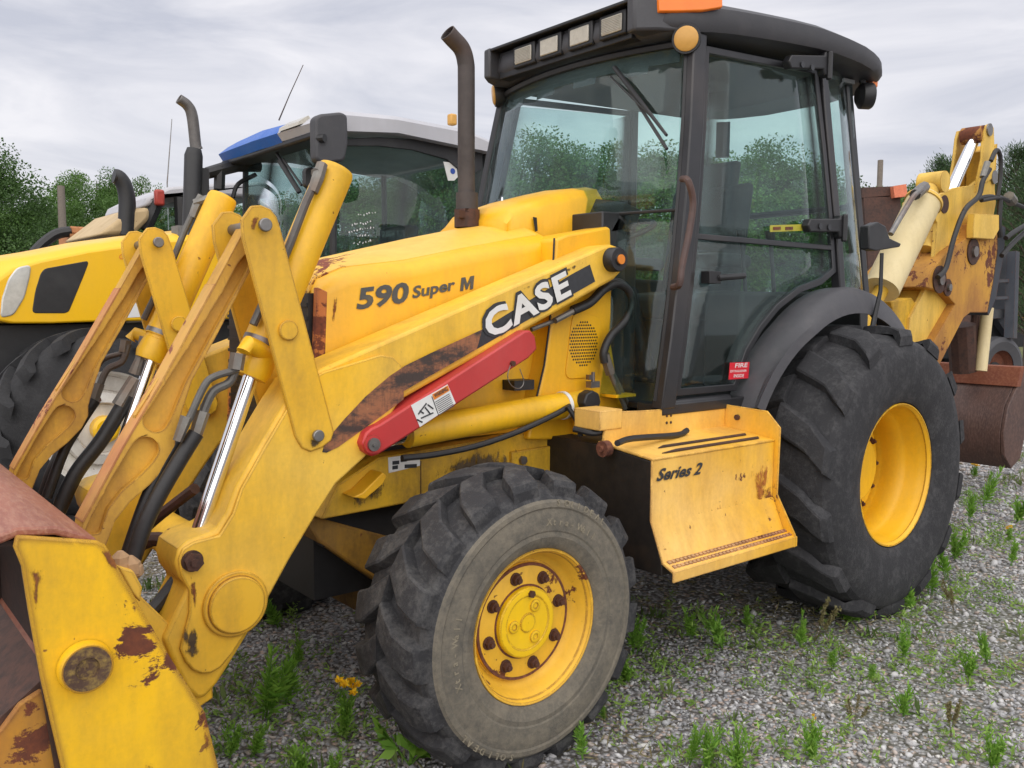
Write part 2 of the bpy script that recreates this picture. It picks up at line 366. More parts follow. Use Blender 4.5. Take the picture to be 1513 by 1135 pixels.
def mirrored(o, parent=None):
    """the same part on the other side of the machine"""
    me = o.data.copy(); n = len(me.vertices); a = np.empty(n*3, 'f'); me.vertices.foreach_get('co', a)
    a = a.reshape(-1, 3); a[:, 1] *= -1; me.vertices.foreach_set('co', a.ravel()); me.flip_normals(); me.update()
    c = o.copy(); c.data = me; col.objects.link(c); c.parent = parent if parent is not None else o.parent
    L = wl(o); WORLD[c.name] = Vector((L.x, -L.y, L.z))
    c.location = WORLD[c.name]-(wl(c.parent) if c.parent else Vector((0, 0, 0)))
    return c
def curve_plate(name, outer, holes, y0, y1, mat, parent, bevel=0):
    """plate in the XZ plane with cut-outs"""
    cu = bpy.data.curves.new(name, 'CURVE'); cu.dimensions = '2D'; cu.fill_mode = 'BOTH'; cu.extrude = abs(y1-y0)/2
    for poly in [outer]+holes:
        sp = cu.splines.new('POLY'); sp.points.add(len(poly)-1); sp.use_cyclic_u = True
        for p, (x, z) in zip(sp.points, poly): p.co = (x, z, 0, 1)
    tmp = bpy.data.objects.new('tmp', cu); col.objects.link(tmp)
    me = bpy.data.meshes.new_from_object(tmp.evaluated_get(bpy.context.evaluated_depsgraph_get()))
    bpy.data.objects.remove(tmp); bpy.data.curves.remove(cu)
    me.name = name
    ym = (y0+y1)/2
    n = len(me.vertices); a = np.empty(n*3, 'f'); me.vertices.foreach_get('co', a); a = a.reshape(-1, 3)
    b = np.stack([a[:, 0], ym-a[:, 2], a[:, 1]], -1); me.vertices.foreach_set('co', b.ravel().astype('f'))
    bm = bmesh.new(); bm.from_mesh(me); bmesh.ops.remove_doubles(bm, verts=bm.verts, dist=1e-5); bmesh.ops.recalc_face_normals(bm, faces=bm.faces); bm.to_mesh(me); bm.free()
    me.materials.clear(); me.materials.append(mat); me.shade_smooth(); me.set_sharp_from_angle(angle=math.radians(30))
    return place(name, me, parent, bevel)
def rounded(poly, r, n=5):
    """round the corners of an XZ polygon by up to r"""
    o = []; k = len(poly)
    for i in range(k):
        a, b, c = (Vector((*poly[j % k], 0)) for j in (i-1, i, i+1))
        d1, d2 = (a-b), (c-b); q = min(r, d1.length*.45, d2.length*.45)
        p, s_ = b+d1.normalized()*q, b+d2.normalized()*q
        for t in np.linspace(0, 1, n):
            o.append(tuple(((1-t)**2*p+2*t*(1-t)*b+t*t*s_)[:2]))
    return o
def ring_pts(c, r, n=20): return [(c[0]+r*math.cos(2*PI*i/n), c[1]+r*math.sin(2*PI*i/n)) for i in range(n)]
def quad_text(s, bl, br, tl, mat, name, parent, bold=.0, shear=0., fit=True, spacing=1.):
    """flat lettering stretched onto the parallelogram bl, br, tl (3D points)"""
    cu = bpy.data.curves.new(name, 'FONT'); cu.body = s; cu.size = 1; cu.offset = bold; cu.space_character = spacing; cu.resolution_u = 3
    tmp = bpy.data.objects.new('tmp', cu); col.objects.link(tmp)
    me = bpy.data.meshes.new_from_object(tmp.evaluated_get(bpy.context.evaluated_depsgraph_get()))
    bpy.data.objects.remove(tmp); bpy.data.curves.remove(cu); me.name = name
    n = len(me.vertices); a = np.empty(n*3, 'f'); me.vertices.foreach_get('co', a); a = a.reshape(-1, 3)
    lo, hi = a.min(0), a.max(0); u = (a[:, 0]-lo[0])/(hi[0]-lo[0]); v = (a[:, 1]-lo[1])/(hi[1]-lo[1])
    u = u*(1-shear)+v*shear
    bl, br, tl = (np.array(q) for q in (bl, br, tl))
    b = bl+u[:, None]*(br-bl)+v[:, None]*(tl-bl)
    me.vertices.foreach_set('co', b.ravel().astype('f')); me.materials.clear(); me.materials.append(mat); me.update()
    return place(name, me, parent)
def decal(name, px, Y, mat, parent, off=.003):
    P = [U(x, y, Y=Y) for x, y in px]
    return MB().slab([(a, Y-off, c) for a, b, c in P], (0, off*.6, 0)).build(name, mat, parent)
def glyph(poly, bl, br, tl, mat, name, parent):
    bl, br, tl = (np.array(q) for q in (bl, br, tl)); P = [bl+u*(br-bl)+v*(tl-bl) for u, v in poly]
    return MB().slab(P, (0, .001, 0)).build(name, mat, parent)
def hexnut(mb, c, r, h, axis): mb.tube([Vector(c), Vector(c)+Vector(axis)*h], r, 6); return mb
def arc_text(txt, c, r, a0, da, h, mat, name, parent, loc, y):
    """raised lettering that runs clockwise round a wheel face"""
    allv = []; allf = []
    for i, ch in enumerate(txt):
        if ch == ' ': continue
        cu = bpy.data.curves.new(name, 'FONT'); cu.body = ch; cu.size = 1; cu.offset = .015; cu.extrude = .03; cu.resolution_u = 2
        tmp = bpy.data.objects.new('tmp', cu); col.objects.link(tmp)
        me = bpy.data.meshes.new_from_object(tmp.evaluated_get(bpy.context.evaluated_depsgraph_get())); bpy.data.objects.remove(tmp); bpy.data.curves.remove(cu)
        a = a0-da*i; tx, tz = math.sin(a), -math.cos(a); nx, nz = math.cos(a), math.sin(a); b0 = len(allv)
        for v in me.vertices:
            u, w_ = (v.co.x-.3)*h*1.35, v.co.y*h*1.35
            allv.append((c[0]+(r+w_)*nx+u*tx, y-v.co.z*.06, c[2]+(r+w_)*nz+u*tz))
        allf += [tuple(b0+k for k in p.vertices) for p in me.polygons]; bpy.data.meshes.remove(me)
    q = MB(); q.add(allv, allf); return place(name, q.mesh(name, mat), parent, loc=loc)
def stain(px, Y, mat, parent, off=.0022, rings=3):
    """thin film of rust or grime that thins out to its edge"""
    P = [Vector(U(x, y, Y=Y)) for x, y in px]; P = [Vector((a.x, Y-off, a.z)) for a in P]; P = smooth_path(P+[P[0]], 4)[:-1]
    c = sum(P, Vector())/len(P); v = [c]; f = []; tn = [1.]; n = len(P)
    for k in range(1, rings+1):
        v += [c.lerp(p, k/rings) for p in P]; tn += [1-(k/rings)]*n
    for i in range(n):
        j = (i+1) % n; f.append((0, 1+i, 1+j))
        for k in range(rings-1): a = 1+k*n; f.append((a+i, a+n+i, a+n+j, a+j))
    me = bpy.data.meshes.new('stain'); me.from_pydata(v, [], f); at = me.attributes.new('tone', 'FLOAT', 'POINT'); at.data.foreach_set('value', np.array(tn, 'f')); me.materials.append(mat); me.update()
    return place('stain', me, parent)
#BODY
# ------------------------------------------------------------------ the ground
mg = T('gravel_ground')
def gravel_ground_material(t):
    co = t.co()
    vo = t.n('ShaderNodeTexVoronoi', {'Vector': co, 'Scale': 52., 'Randomness': 1.}); vd = vo.outputs['Distance']; vc = vo.outputs['Color']
    sep = t.n('ShaderNodeSeparateColor', {0: vc})
    c = t.mix(t.ramp(sep.outputs[0], 0, 1), (.17, .17, .18), (.46, .45, .46))
    c = t.mix(t.ramp(sep.outputs[1], .80, .86), c, (.48, .37, .31))
    c = t.mix(t.ramp(vd, .35, .75), c, (.085, .075, .065))
    soil = t.noise(.9, 7, .65); c = t.mix(t.ramp(soil, .56, .74, 0, .75), c, (.16, .125, .09))
    gr = t.noise(.16, 5, .6); c = t.mix(t.ramp(gr, .54, .70, 0, .55), c, (.075, .10, .035))
    return t.bsdf(c, .9, bump=vd, bstr=.7, bdist=-.02)
gravel_ground_material(mg)
g = MB(); g.add([(-400, -400, 0), (700, -400, 0), (700, 700, 0), (-400, 700, 0)], [(0, 1, 2, 3)])
tag(g.build('ground', mg.m), kind='structure')
tg = T('grass_field'); n1 = tg.noise(.5, 8, .7); n2 = tg.noise(25, 4, .7)
tg.bsdf(tg.mix(tg.ramp(n1, .35, .65), tg.mix(n2, (.05, .085, .02), (.13, .18, .05)), (.20, .19, .09)), .9, bump=n2, bstr=.6, bdist=.05)
g = MB(); g.add([(24, 6, .004), (300, 2, .004), (300, 200, .004), (60, 200, .004), (-40, 60, .004), (-40, 34, .004), (12, 34, .004)], [tuple(range(7))])
tag(g.build('grass_field', tg.m), kind='structure')
pc = plain('pale_concrete', (.45, .43, .40), .9, var=.15, scale=4)
g = MB(); g.add([(11.5, -1.5, .008), (26, -4, .008), (28, 3.2, .008), (13, 4.2, .008)], [(0, 1, 2, 3)])
tag(g.build('concrete_pad', pc), kind='structure')

# ------------------------------------------------------------------ the backhoe loader
B = empty('backhoe_loader', (0, 0, 0))
tag(B, 'large weathered yellow backhoe loader with black cab and red safety strut in the foreground', 'backhoe loader')

# ---- loader arms
YO = -.594; YA = -.575; YI = -.374
arm_px = [(903, 361), (914, 365), (922, 374), (924, 386), (921, 399), (908, 413), (592, 592), (575, 612), (560, 640), (539, 676), (496, 715), (464, 766), (430, 824), (390, 899),
          (344, 975), (322, 1010), (305, 1030), (292, 1034), (276, 1020), (258, 985), (241, 945), (262, 900), (277, 869), (264, 852), (259, 832), (264, 812), (278, 799), (319, 784), (336, 756), (349, 720), (385, 658), (419, 600), (443, 563), (473, 546), (892, 364)]
arm = MB().prism(XZ(arm_px, YA), YA, -.392).build('loader_arm', M['arm'], B, bevel=.012, seg=3)
gus = [(430, 604), (450, 572), (478, 551), (560, 525), (578, 527), (590, 540), (597, 560), (596, 580), (585, 604), (566, 622), (552, 630), (534, 662), (496, 700), (462, 752), (440, 700)]
# front half: a thick plate welded on, ending in the round lower boss
plate_px = [(262, 826), (268, 810), (284, 800), (322, 790), (342, 758), (354, 722), (388, 661), (424, 600), (446, 566), (476, 549), (560, 524), (578, 527), (591, 540), (598, 560), (594, 582), (560, 637), (538, 674), (494, 714), (462, 764), (426, 824), (386, 897), (340, 966), (324, 985), (310, 993), (296, 994), (283, 989), (272, 976), (264, 957), (272, 928), (278, 903), (278, 872), (266, 850)]
MB().prism(XZ(plate_px, YA), YA+.001, YA-.012).build('arm_plate', M['arm'], arm, bevel=.005)
c = U(345, 890, Y=YA); cx, cz = c[0], c[2]
b = MB().disc((cx, YA-.008, cz), .097, .016, n=40); b.disc((cx, YA-.022, cz), .083, .014, n=40); b.build('pivot_cap', M['crank'], arm, bevel=.004)
c = U(281, 827, Y=YA)
b = MB(); b.disc((c[0], YA-.010, c[2]), .030, .012, n=24); hexnut(b, (c[0], YA-.02, c[2]), .027, .018, (0, -1, 0)); b.disc((c[0], YA-.036, c[2]), .012, .01); b.build('rod_pin', M['rust_dark'], arm)
# rear pivot pin
c = U(903, 384, Y=YA)
b = MB(); b.lathe([(.001, -.052), (.022, -.052), (.024, -.046), (.044, -.046), (.048, -.040), (.048, .0)], (c[0], YA, c[2])); b.build('arm_pivot_pin', M['black'], arm)
MB().disc((c[0], YA-.050, c[2]), .019, .008).build('grease_cap', M['orange_print'], arm)
mirrored(arm, B)

# ---- printed stripe and lettering on the arm
decal('stripe', [(871, 391), (879, 416), (737, 497), (704, 516), (712, 487), (845, 405)], YA, M['ink'], arm, .002)
dz = YA-.0125
decal('worn_stripe', [(476, 668), (480, 653), (508, 620), (540, 586), (575, 556), (599, 540), (640, 520), (712, 487), (704, 516), (596, 578), (596, 590), (545, 628), (500, 660), (482, 669)], dz, M['swoosh'], arm, .002)
def tri(bl, br, tl, Y): return U(*bl, Y=Y), U(*br, Y=Y), U(*tl, Y=Y)
q = tri((719, 508), (848, 438), (706, 461), YA-.005)
quad_text('CASE', *q, M['ink'], 'lettering_outline', arm, bold=.055, spacing=1.10)
q = tri((723, 503), (845, 436), (712, 464), YA-.0075)
quad_text('CASE', *q, M['white'], 'lettering', arm, bold=.034, spacing=1.10)
#quad_text('SERIES', *tri((588, 526), (644, 502), (584, 515), YA-.001), plain('ghost_print', (.60, .33, .07), .6, var=.3), 'faded_lettering', arm, bold=.03)

stain([(274, 838), (288, 836), (297, 870), (296, 905), (286, 915), (280, 880)], YA-.012, M['stain'], arm)
stain([(258, 905), (300, 905), (310, 985), (288, 1000), (262, 965)], YA-.012, M['stain_dark'], arm)
stain([(690, 460), (830, 400), (890, 372), (880, 385), (760, 440)], YA, M['stain_dark'], arm)
# ---- bell cranks: two plates each, on both sides of the arm
crank_px = [(372, 304), (386, 303), (400, 309), (409, 320), (415, 338), (494, 638), (490, 651), (476, 662), (459, 668), (446, 662), (436, 645), (359, 352), (357, 325)]
crank = MB().prism(XZ(crank_px, YO), YO, YO+.016).build('bell_crank', M['crank'], B, bevel=.004)
inner = MB().prism(XZ(crank_px, YO), YI, YI+.016).build('bell_crank', M['crank'], B, bevel=.004)
for (x, y), r, nm, mt in (((388, 333), .0195, 'link_pin', 'bolt'), ((466, 643), .0185, 'crank_pin', 'bolt')):
    c = U(x, y, Y=YO); bb = MB(); bb.disc((c[0], YO-.012, c[2]), r, .014, n=20); bb.disc((c[0], YO+.01, c[2]), r*.9, .22, axis=(0, 1, 0), n=16); bb.build(nm, M[mt], crank, bevel=.003)
c = U(425, 488, Y=YO); MB().disc((c[0], YO+.001, c[2]), .030, .012, n=28).build('trunnion_cap', M['crank'], crank, bevel=.003)
mirrored(crank, B); mirrored(inner, B)
for ch in [k for k in list(crank.children) if k.name.split('.')[0] in ('link_pin', 'trunnion_cap', 'crank_pin')]:
    e = ch.copy(); col.objects.link(e); e.parent = None
    L = .354+.594                                                # the same pins on the right-hand pair's near plate
    me = ch.data.copy(); n = len(me.vertices); a = np.empty(n*3, 'f'); me.vertices.foreach_get('co', a); a[1::3] += L; me.vertices.foreach_set('co', a)
    e.data = me; e.parent = mirr = [o for o in B.children if o.name.startswith('bell_crank')][-1]

for px_, mt_ in (([(360, 320), (376, 304), (396, 306), (384, 330), (372, 360), (360, 350)], 'stain'), ([(440, 640), (470, 650), (488, 640), (480, 664), (450, 668)], 'stain_dark')):
    stain(px_, YO, M[mt_], crank)
# ---- cast bucket links with pocketed webs
YL = -.512
lo_px = [(356, 349), (374, 316), (400, 318), (402, 342), (356, 426), (318, 500), (284, 562), (270, 605), (259, 645), (259, 664), (247, 688), (222, 716), (192, 742), (170, 770), (156, 808), (114, 806), (122, 772), (180, 664), (240, 562), (318, 420)]
up_pocket = [(331, 428), (352, 388), (366, 372), (374, 380), (366, 400), (318, 486), (275, 565), (254, 618), (243, 636), (228, 640), (213, 631), (211, 618), (232, 586), (282, 508)]
low_pocket = [(199, 652), (208, 645), (224, 646), (234, 655), (236, 668), (226, 684), (206, 704), (180, 726), (160, 752), (148, 790), (124, 790), (136, 762), (166, 706)]
link = curve_plate('bucket_link', XZ(lo_px, YL), [rounded(XZ(up_pocket, YL), .012), rounded(XZ(low_pocket, YL), .012)], YL, YL+.075, M['link'], B, bevel=.004)
inset = [(x, y) for x, y in lo_px]
web = XZ(lo_px, YL); mxx = sum(p[0] for p in web)/len(web); mzz = sum(p[1] for p in web)/len(web)
w_up = XZ([(322, 428), (350, 382), (368, 364), (380, 378), (372, 402), (324, 488), (282, 568), (260, 622), (246, 642), (226, 646), (206, 634), (204, 616), (226, 582)], YL)
w_lo = XZ([(192, 652), (206, 639), (228, 640), (240, 652), (242, 670), (230, 690), (208, 710), (186, 730), (166, 756), (154, 797), (118, 797), (130, 760)], YL)
MB().prism(w_up, YL+.026, YL+.05).build('link_web', M['link'], link); MB().prism(w_lo, YL+.026, YL+.05).build('link_web', M['link'], link)
edge = XZ([(318, 420), (240, 562), (180, 664), (122, 772)], YL)      # the chafed red front edge, a thin wear strip
sv = []
for x, z in edge: sv.append([(x-.002, YL-.001, z+.001), (x-.002, YL+.076, z+.001), (x+.004, YL+.076, z+.001), (x+.004, YL-.001, z+.001)])
MB().loft(sv).build('front_edge', M['linkred'], link)
l2 = mirrored(link, B)
for ch in list(link.children): mirrored(ch, l2)

# ---- tilt cylinders
YT = -.474
def cylinder_part(a, b, c, d, r, rr, barrel_mat, rod_mat, name, parent=B, n=28):
    """a-b barrel, c-d rod (3D points)"""
    A, Bv, Cc, D = map(Vector, (a, b, c, d)); ax = (Bv-A).normalized()
    mb = MB(); mb.tube([A, A+ax*.012, A+ax*.013, Bv], [r*.93, r*1.0, r*1.0, r], n)
    o = mb.build(name, barrel_mat, parent, ang=40)
    MB().tube([Cc, D], rr, 20).build('rod', rod_mat, o)
    return o, ax
A_, B_ = U(497, 250, Y=YT), U(386, 512, Y=YT)
C_, D_ = U(386, 512, Y=YT), U(287, 806, Y=YT)
pk = dep(A_)/F
tilt, ax = cylinder_part(A_, B_, C_, D_, 27*pk, 11*pk, M['cyl'], M['chrome'], 'tilt_cylinder')
P = Vector(B_)
b = MB(); b.tube([P-ax*.004, P+ax*.014, P+ax*.016, P+ax*.075, P+ax*.10], [.050, .052, .058, .062, .055], 28); b.build('gland', M['cyl'], tilt)
b = MB(); b.tube([P-ax*.022, P-ax*.004], .060, 28); b.build('clamp_ring', M['bolt'], tilt)
e = Vector(D_); b = MB(); b.tube([e-Vector((0, .045, 0)), e+Vector((0, .045, 0))], .042, 24); b.build('rod_eye', M['axle'], tilt)
h = [U(*q, Y=YT-.05) for q in ((470, 262), (452, 300), (424, 372), (396, 432), (374, 480))]
MB().tube(h, .0125, 10, 6).build('cylinder_pipe', M['hose_grey'], tilt)
b = MB()
b.tube([U(476, 243, Y=YT-.04), U(470, 262, Y=YT-.05), U(462, 284, Y=YT-.05)], [.018, .02, .017], 8); b.tube([U(486, 248, Y=YT), U(466, 256, Y=YT-.05)], .016, 8); b.split('fitting', M['fitting'], tilt)
# gland ports and the bent steel pipes with hoses
b = MB(); b.tube([U(392, 522, Y=YT-.03), U(366, 508, Y=YT-.075), U(360, 520, Y=YT-.08)], [.03, .024, .022], 12); b.build('port', M['cyl'], tilt)
b = MB(); b.tube([U(352, 528, Y=YT-.08), U(350, 545, Y=YT-.08), U(318, 556, Y=YT-.08), U(302, 570, Y=YT-.08), U(278, 622, Y=YT-.08)], .0105, 10, 4)
b.tube([U(352, 530, Y=YT-.07), U(346, 552, Y=YT-.07), U(338, 566, Y=YT-.07), U(318, 576, Y=YT-.07), U(308, 590, Y=YT-.07), U(298, 616, Y=YT-.07)], .013, 10, 4)
b.split('bent_pipe', M['hose_grey'], tilt)
b = MB(); b.tube([U(352, 522, Y=YT-.08), U(348, 546, Y=YT-.08)], .022, 6); b.tube([U(276, 616, Y=YT-.08), U(262, 652, Y=YT-.08)], [.017, .013], 6); b.tube([U(300, 608, Y=YT-.07), U(288, 646, Y=YT-.07)], [.02, .018], 6)
b.split('fitting', M['fitting'], tilt)
h = [U(*q, Y=YT-.07) for q in ((290, 640), (270, 672), (236, 730), (212, 780), (194, 834))]
MB().tube(h, .0225, 12, 6).build('hose', M['hose'], tilt)
h = [U(*q, Y=YT-.02) for q in ((262, 650), (234, 700), (212, 750), (186, 826))]
MB().tube(h, .019, 12, 6).build('hose', M['hose'], tilt)
t2 = mirrored(tilt, B)
for ch in list(tilt.children): mirrored(ch, t2)
h = [(U(*q, Y=.50)) for q in ((190, 585), (150, 650), (112, 700), (84, 760))]
MB().tube(h, .028, 12, 6).build('hose', M['hose'], t2)
b = MB(); b.tube([U(200, 560, Y=.50), U(176, 600, Y=.50)], [.026, .03], 8); b.tube([U(214, 498, Y=.49), U(206, 530, Y=.49), U(198, 552, Y=.5)], [.02, .016, .022], 8); b.split('fitting', M['fitting'], t2)

# ---- cross tube and the lower parts between the arms
b = MB(); b.tube([(-2.88, -.40, .60), (-2.88, .40, .60)], .075, 24); o = b.build('torque_tube', M['arm'], B)
b = MB(); b.tube([U(288, 722, Y=-.38), U(236, 762, Y=-.2), U(205, 790, Y=0)], .018, 8, 3); b.tube([U(255, 800, Y=-.36), U(225, 797, Y=-.30), U(196, 812, Y=-.2)], .022, 8, 3); b.split('rusty_rod', M['rust_dark'], o)
b = MB(); b.tube([U(262, 855, Y=-.45), U(240, 884, Y=-.46), U(222, 905, Y=-.47)], .020, 10, 4); b.tube([U(268, 872, Y=-.43), U(250, 900, Y=-.44), U(222, 912, Y=-.45)], .020, 10, 4); b.split('hose', M['hose'], o)
b = MB(); b.tube([U(283, 828, Y=-.45), U(262, 856, Y=-.45)], .019, 10); b.build('pipe_end', M['fitting'], o)

# ---- lift cylinder and its mount
YC = -.50
A_, B_ = U(838, 598, Y=YC), U(600, 640, Y=YC)
pk = dep(A_)/F
lift, ax = cylinder_part(A_, B_, B_, U(556, 652, Y=YC), .052, .03, M['cyl'], M['chrome'], 'lift_cylinder')
P = Vector(A_)
MB().tube([P+ax*.03, P+ax*.014], .056, 28).build('clamp_ring', M['white'], lift)
b = MB(); b.tube([P+ax*.01, P-ax*.10], .047, 24); b.build('cylinder_base', M['cyl'], lift)
c = U(872, 594, Y=YC-.07); MB().disc((c[0], YC-.035, c[2]), .047, .05, n=8).build('base_pin', M['black'], lift, bevel=.006)
h = [U(*q, Y=YC-.065) for q in ((594, 677), (640, 672), (700, 660), (760, 640), (815, 615), (842, 600))]
MB().tube(h, .011, 10, 5).build('hose', M['hose'], lift)
l2 = mirrored(lift, B)
for ch in list(lift.children): mirrored(ch, l2)
# ---- red safety strut stowed under the arm
YS = -.622
strut_px = [(541, 640), (549, 633), (562, 627), (776, 489), (784, 488), (791, 497), (794, 516), (781, 530), (560, 672), (550, 675), (540, 668), (535, 656)]
strut = MB().prism(XZ(strut_px, YS), YS, YS+.095).build('safety_strut', M['red'], B, bevel=.007)
c = U(549, 656, Y=YS); b = MB(); b.disc((c[0], YS-.004, c[2]), .030, .006, n=24); b.build('strut_washer', M['red'], strut)
b = MB(); b.disc((c[0], YS-.008, c[2]), .021, .012, n=20); b.disc((c[0], YS-.02, c[2]), .008, .006, n=10); b.build('strut_pin', M['bolt'], strut)
c = U(756, 537, Y=YS); b = MB(); hexnut(b, (c[0], YS-.001, c[2]), .010, .012, (0, -1, 0)); b.build('bolt', M['nut'], strut)
h = [U(*q, Y=YS-.01) for q in ((754, 540), (750, 556), (756, 570), (768, 574), (774, 564), (768, 545))]
MB().tube(h, .0018, 6, 4).build('pin_ring', M['bolt'], strut)
d = decal('warning_decal', [(607, 599), (661, 568), (673, 596), (620, 631)], YS, M['white'], strut, .0015)
decal('orange_header', [(638, 583), (661, 569.5), (664, 577), (641, 591)], YS, M['orange_print'], d, .0025)
quad_text('WARNING', *tri((643, 588), (662, 577), (640.5, 582.5), YS-.0032), M['ink'], 'warning_text', d, bold=.03)
b = MB()
for k in range(8):
    y0 = 3.0*k
    P = [U(x, y, Y=YS-.0025) for x, y in ((643+y0*.32, 594+y0*.85), (664+y0*.32, 581.5+y0*.85), (664.3+y0*.32, 582.5+y0*.85), (643.3+y0*.32, 595+y0*.85))]
    b.slab(P, (0, .001, 0))
b.build('small_print', M['ink_grey'], d)
b = MB()
for seg in (((618, 612), (630, 596)), ((622, 618), (640, 610)), ((628, 602), (636, 612)), ((632, 598), (640, 604)), ((616, 620), (624, 624)), ((620, 607), (626, 611))):
    b.tube([U(*seg[0], Y=YS-.0022), U(*seg[1], Y=YS-.0022)], .0026, 6)
b.build('pictogram', M['ink'], d)
decal('decal_divider', [(637, 586), (638, 585.5), (648, 613), (647, 613.5)], YS, M['ink'], d, .0025)

# ---- hood
YH = -.37
def hood_sec(x, zs, zc, yh=.37, zb=.95, r=.07):
    """half round shoulders, gently crowned top"""
    o = [(x, -yh, zb), (x, -yh, zs-.055), (x, -yh+.006, zs-.03), (x, -yh+.022, zs-.008), (x, -yh+.05, zs+.006)]
    for k in range(1, 8):
        t = k/8; o.append((x, -yh+.05+(2*yh-.1)*t, zs+.006+(zc-zs-.006)*math.sin(PI*t)**.8))
    return o+[(x, yh-.05, zs+.006), (x, yh-.022, zs-.008), (x, yh-.006, zs-.03), (x, yh, zs-.055), (x, yh, zb)]
secs = [hood_sec(*q) for q in ((-2.565, 1.49, 1.525), (-2.545, 1.525, 1.555), (-2.45, 1.565, 1.59), (-2.2, 1.598, 1.655), (-1.95, 1.65, 1.715), (-1.72, 1.695, 1.765), (-1.545, 1.725, 1.80))]
hood = MB().loft(secs).build('hood', [M['hood']], B, ang=50)
# the rust-blistered crown panel, the raised rear cover and the black grille
top = []
for q in ((-2.572, 1.500, 1.535), (-2.55, 1.533, 1.566), (-2.45, 1.571, 1.600), (-2.2, 1.604, 1.663), (-1.95, 1.656, 1.723), (-1.72, 1.701, 1.773), (-1.56, 1.730, 1.803)):
    s_ = hood_sec(*q); mid = s_[4:-4]; top.append([(x, y*.96, z) for x, y, z in mid]+[(x, y*.96, z-.02) for x, y, z in mid[::-1]])
MB().loft(top).build('hood_top', M['hood_top'], hood, ang=50)
rc = []
for x, h_, wd in ((-1.66, .000, .235), (-1.62, .045, .225), (-1.45, .070, .23), (-1.25, .085, .24), (-1.13, .080, .24), (-1.10, .03, .24)):
    zb = 1.775+(x+1.72)*.19
    rc.append([(x, -wd, zb-.12), (x, -wd, zb+h_*.6-.01), (x, -wd*.88, zb+h_*.95), (x, -wd*.6, zb+h_+.012), (x, 0, zb+h_+.018), (x, wd*.6, zb+h_+.012), (x, wd*.88, zb+h_*.95), (x, wd, zb+h_*.6-.01), (x, wd, zb-.12)])
MB().loft(rc).build('rear_cover', M['hood'], hood, ang=50)
b = MB(); c = U(790, 328, Y=-.235); b.slab([(c[0]-.012, c[1]-.004, c[2]+.02), (c[0]+.008, c[1]-.004, c[2]+.018), (c[0]+.014, c[1]-.004, c[2]-.035), (c[0]+.002, c[1]-.004, c[2]-.04)], (0, .002, 0)); b.build('scrape_mark', M['black'], hood)
b = MB()
for y in (-.37, .345): b.prism([(-2.60, .98), (-2.562, .98), (-2.535, 1.49), (-2.572, 1.505)], y-.002, y+.027)
b.split('grille_frame', paint('rust_speckled_paint', (.62, .25, .03), (.50, .15, .04), rust=.55, grime=.5, rough=.7, rscale=22, rustcol=(.22, .06, .03)), hood, .004)
b = MB(); b.box(-2.592, -2.566, -.342, .342, .95, 1.485)
for k in range(11): b.box(-2.600, -2.590, -.34, .34, 1.0+k*.044, 1.012+k*.044)
b.build('grille', M['black'], hood)
quad_text('590', *tri((526.5, 459), (602, 448), (531, 425.5), YH-.003), M['ink_grey'], 'lettering', hood, bold=.035)
quad_text('Super', *tri((608.5, 447), (671, 434), (611, 423), YH-.003), M['ink_grey'], 'lettering', hood, bold=.03)
glyph([(0, 0), (0, 1), (.3, 1), (.5, .45), (.7, 1), (1, 1), (1, 0), (.76, 0), (.76, .62), (.56, .05), (.44, .05), (.24, .62), (.24, 0)], *tri((680, 430.5), (699, 427), (682, 410.5), YH-.003), M['ink_grey'], 'lettering', hood)
stain([(483, 500), (490, 420), (503, 412), (500, 460), (492, 520)], YH, M['stain'], hood)
# exhaust stack
ex = [U(690, 326, Y=0), U(689, 250, Y=0), U(689, 120, Y=0), U(688, 92, Y=0), U(682, 72, Y=0), U(668, 56, Y=0), U(661, 48, Y=0)]
mb = MB(); mb.tube(ex, .036, 24, 6, caps=False); rim = smooth_path(ex, 6)
stack = mb.build('exhaust_stack', M['stack'], B, ang=60)
sm = stack.modifiers.new('wall', 'SOLIDIFY'); sm.thickness = .004
c = Vector(U(690, 326, Y=0))
b = MB(); b.tube([c+Vector((0, 0, .10)), c+Vector((0, 0, .115)), c+Vector((0, 0, .0))], [.038, .046, .048], 24); b.build('stack_sleeve', M['stack'], stack)
b = MB(); b.tube([c+Vector((0, 0, .03)), c+Vector((0, 0, .045)), c+Vector((0, 0, -.03))], .054, 20); b.obox(c+Vector((-.05, -.03, .02)), (.05, .01, 0), (-.004, .02, 0), (0, 0, .03)); b.build('stack_clamp', M['rust_dark'], stack)
b = MB(); b.tube([c+Vector((0, 0, -.03)), c+Vector((0, 0, -.09))], .022, 12); b.build('outlet_pipe', M['black'], stack)
c = U(726, 346, Z=1.762); b = MB(); b.slab([(c[0]-.085, c[1]+.05, 1.748), (c[0]+.06, c[1]+.05, 1.774), (c[0]+.07, c[1]-.055, 1.772), (c[0]-.075, c[1]-.055, 1.745)], (0, 0, .007)); b.build('heat_plate', M['rust_dark'], hood)
c = Vector(U(742, 308, Y=.12)); b = MB(); b.tube([c-Vector((0, 0, .05)), c-Vector((0, 0, .02)), c, c+Vector((0, 0, .02)), c+Vector((0, 0, .03)), c+Vector((0, 0, .05))], [.02, .026, .028, .018, .007, .004], 16); b.build('radiator_cap', M['chrome'], hood)

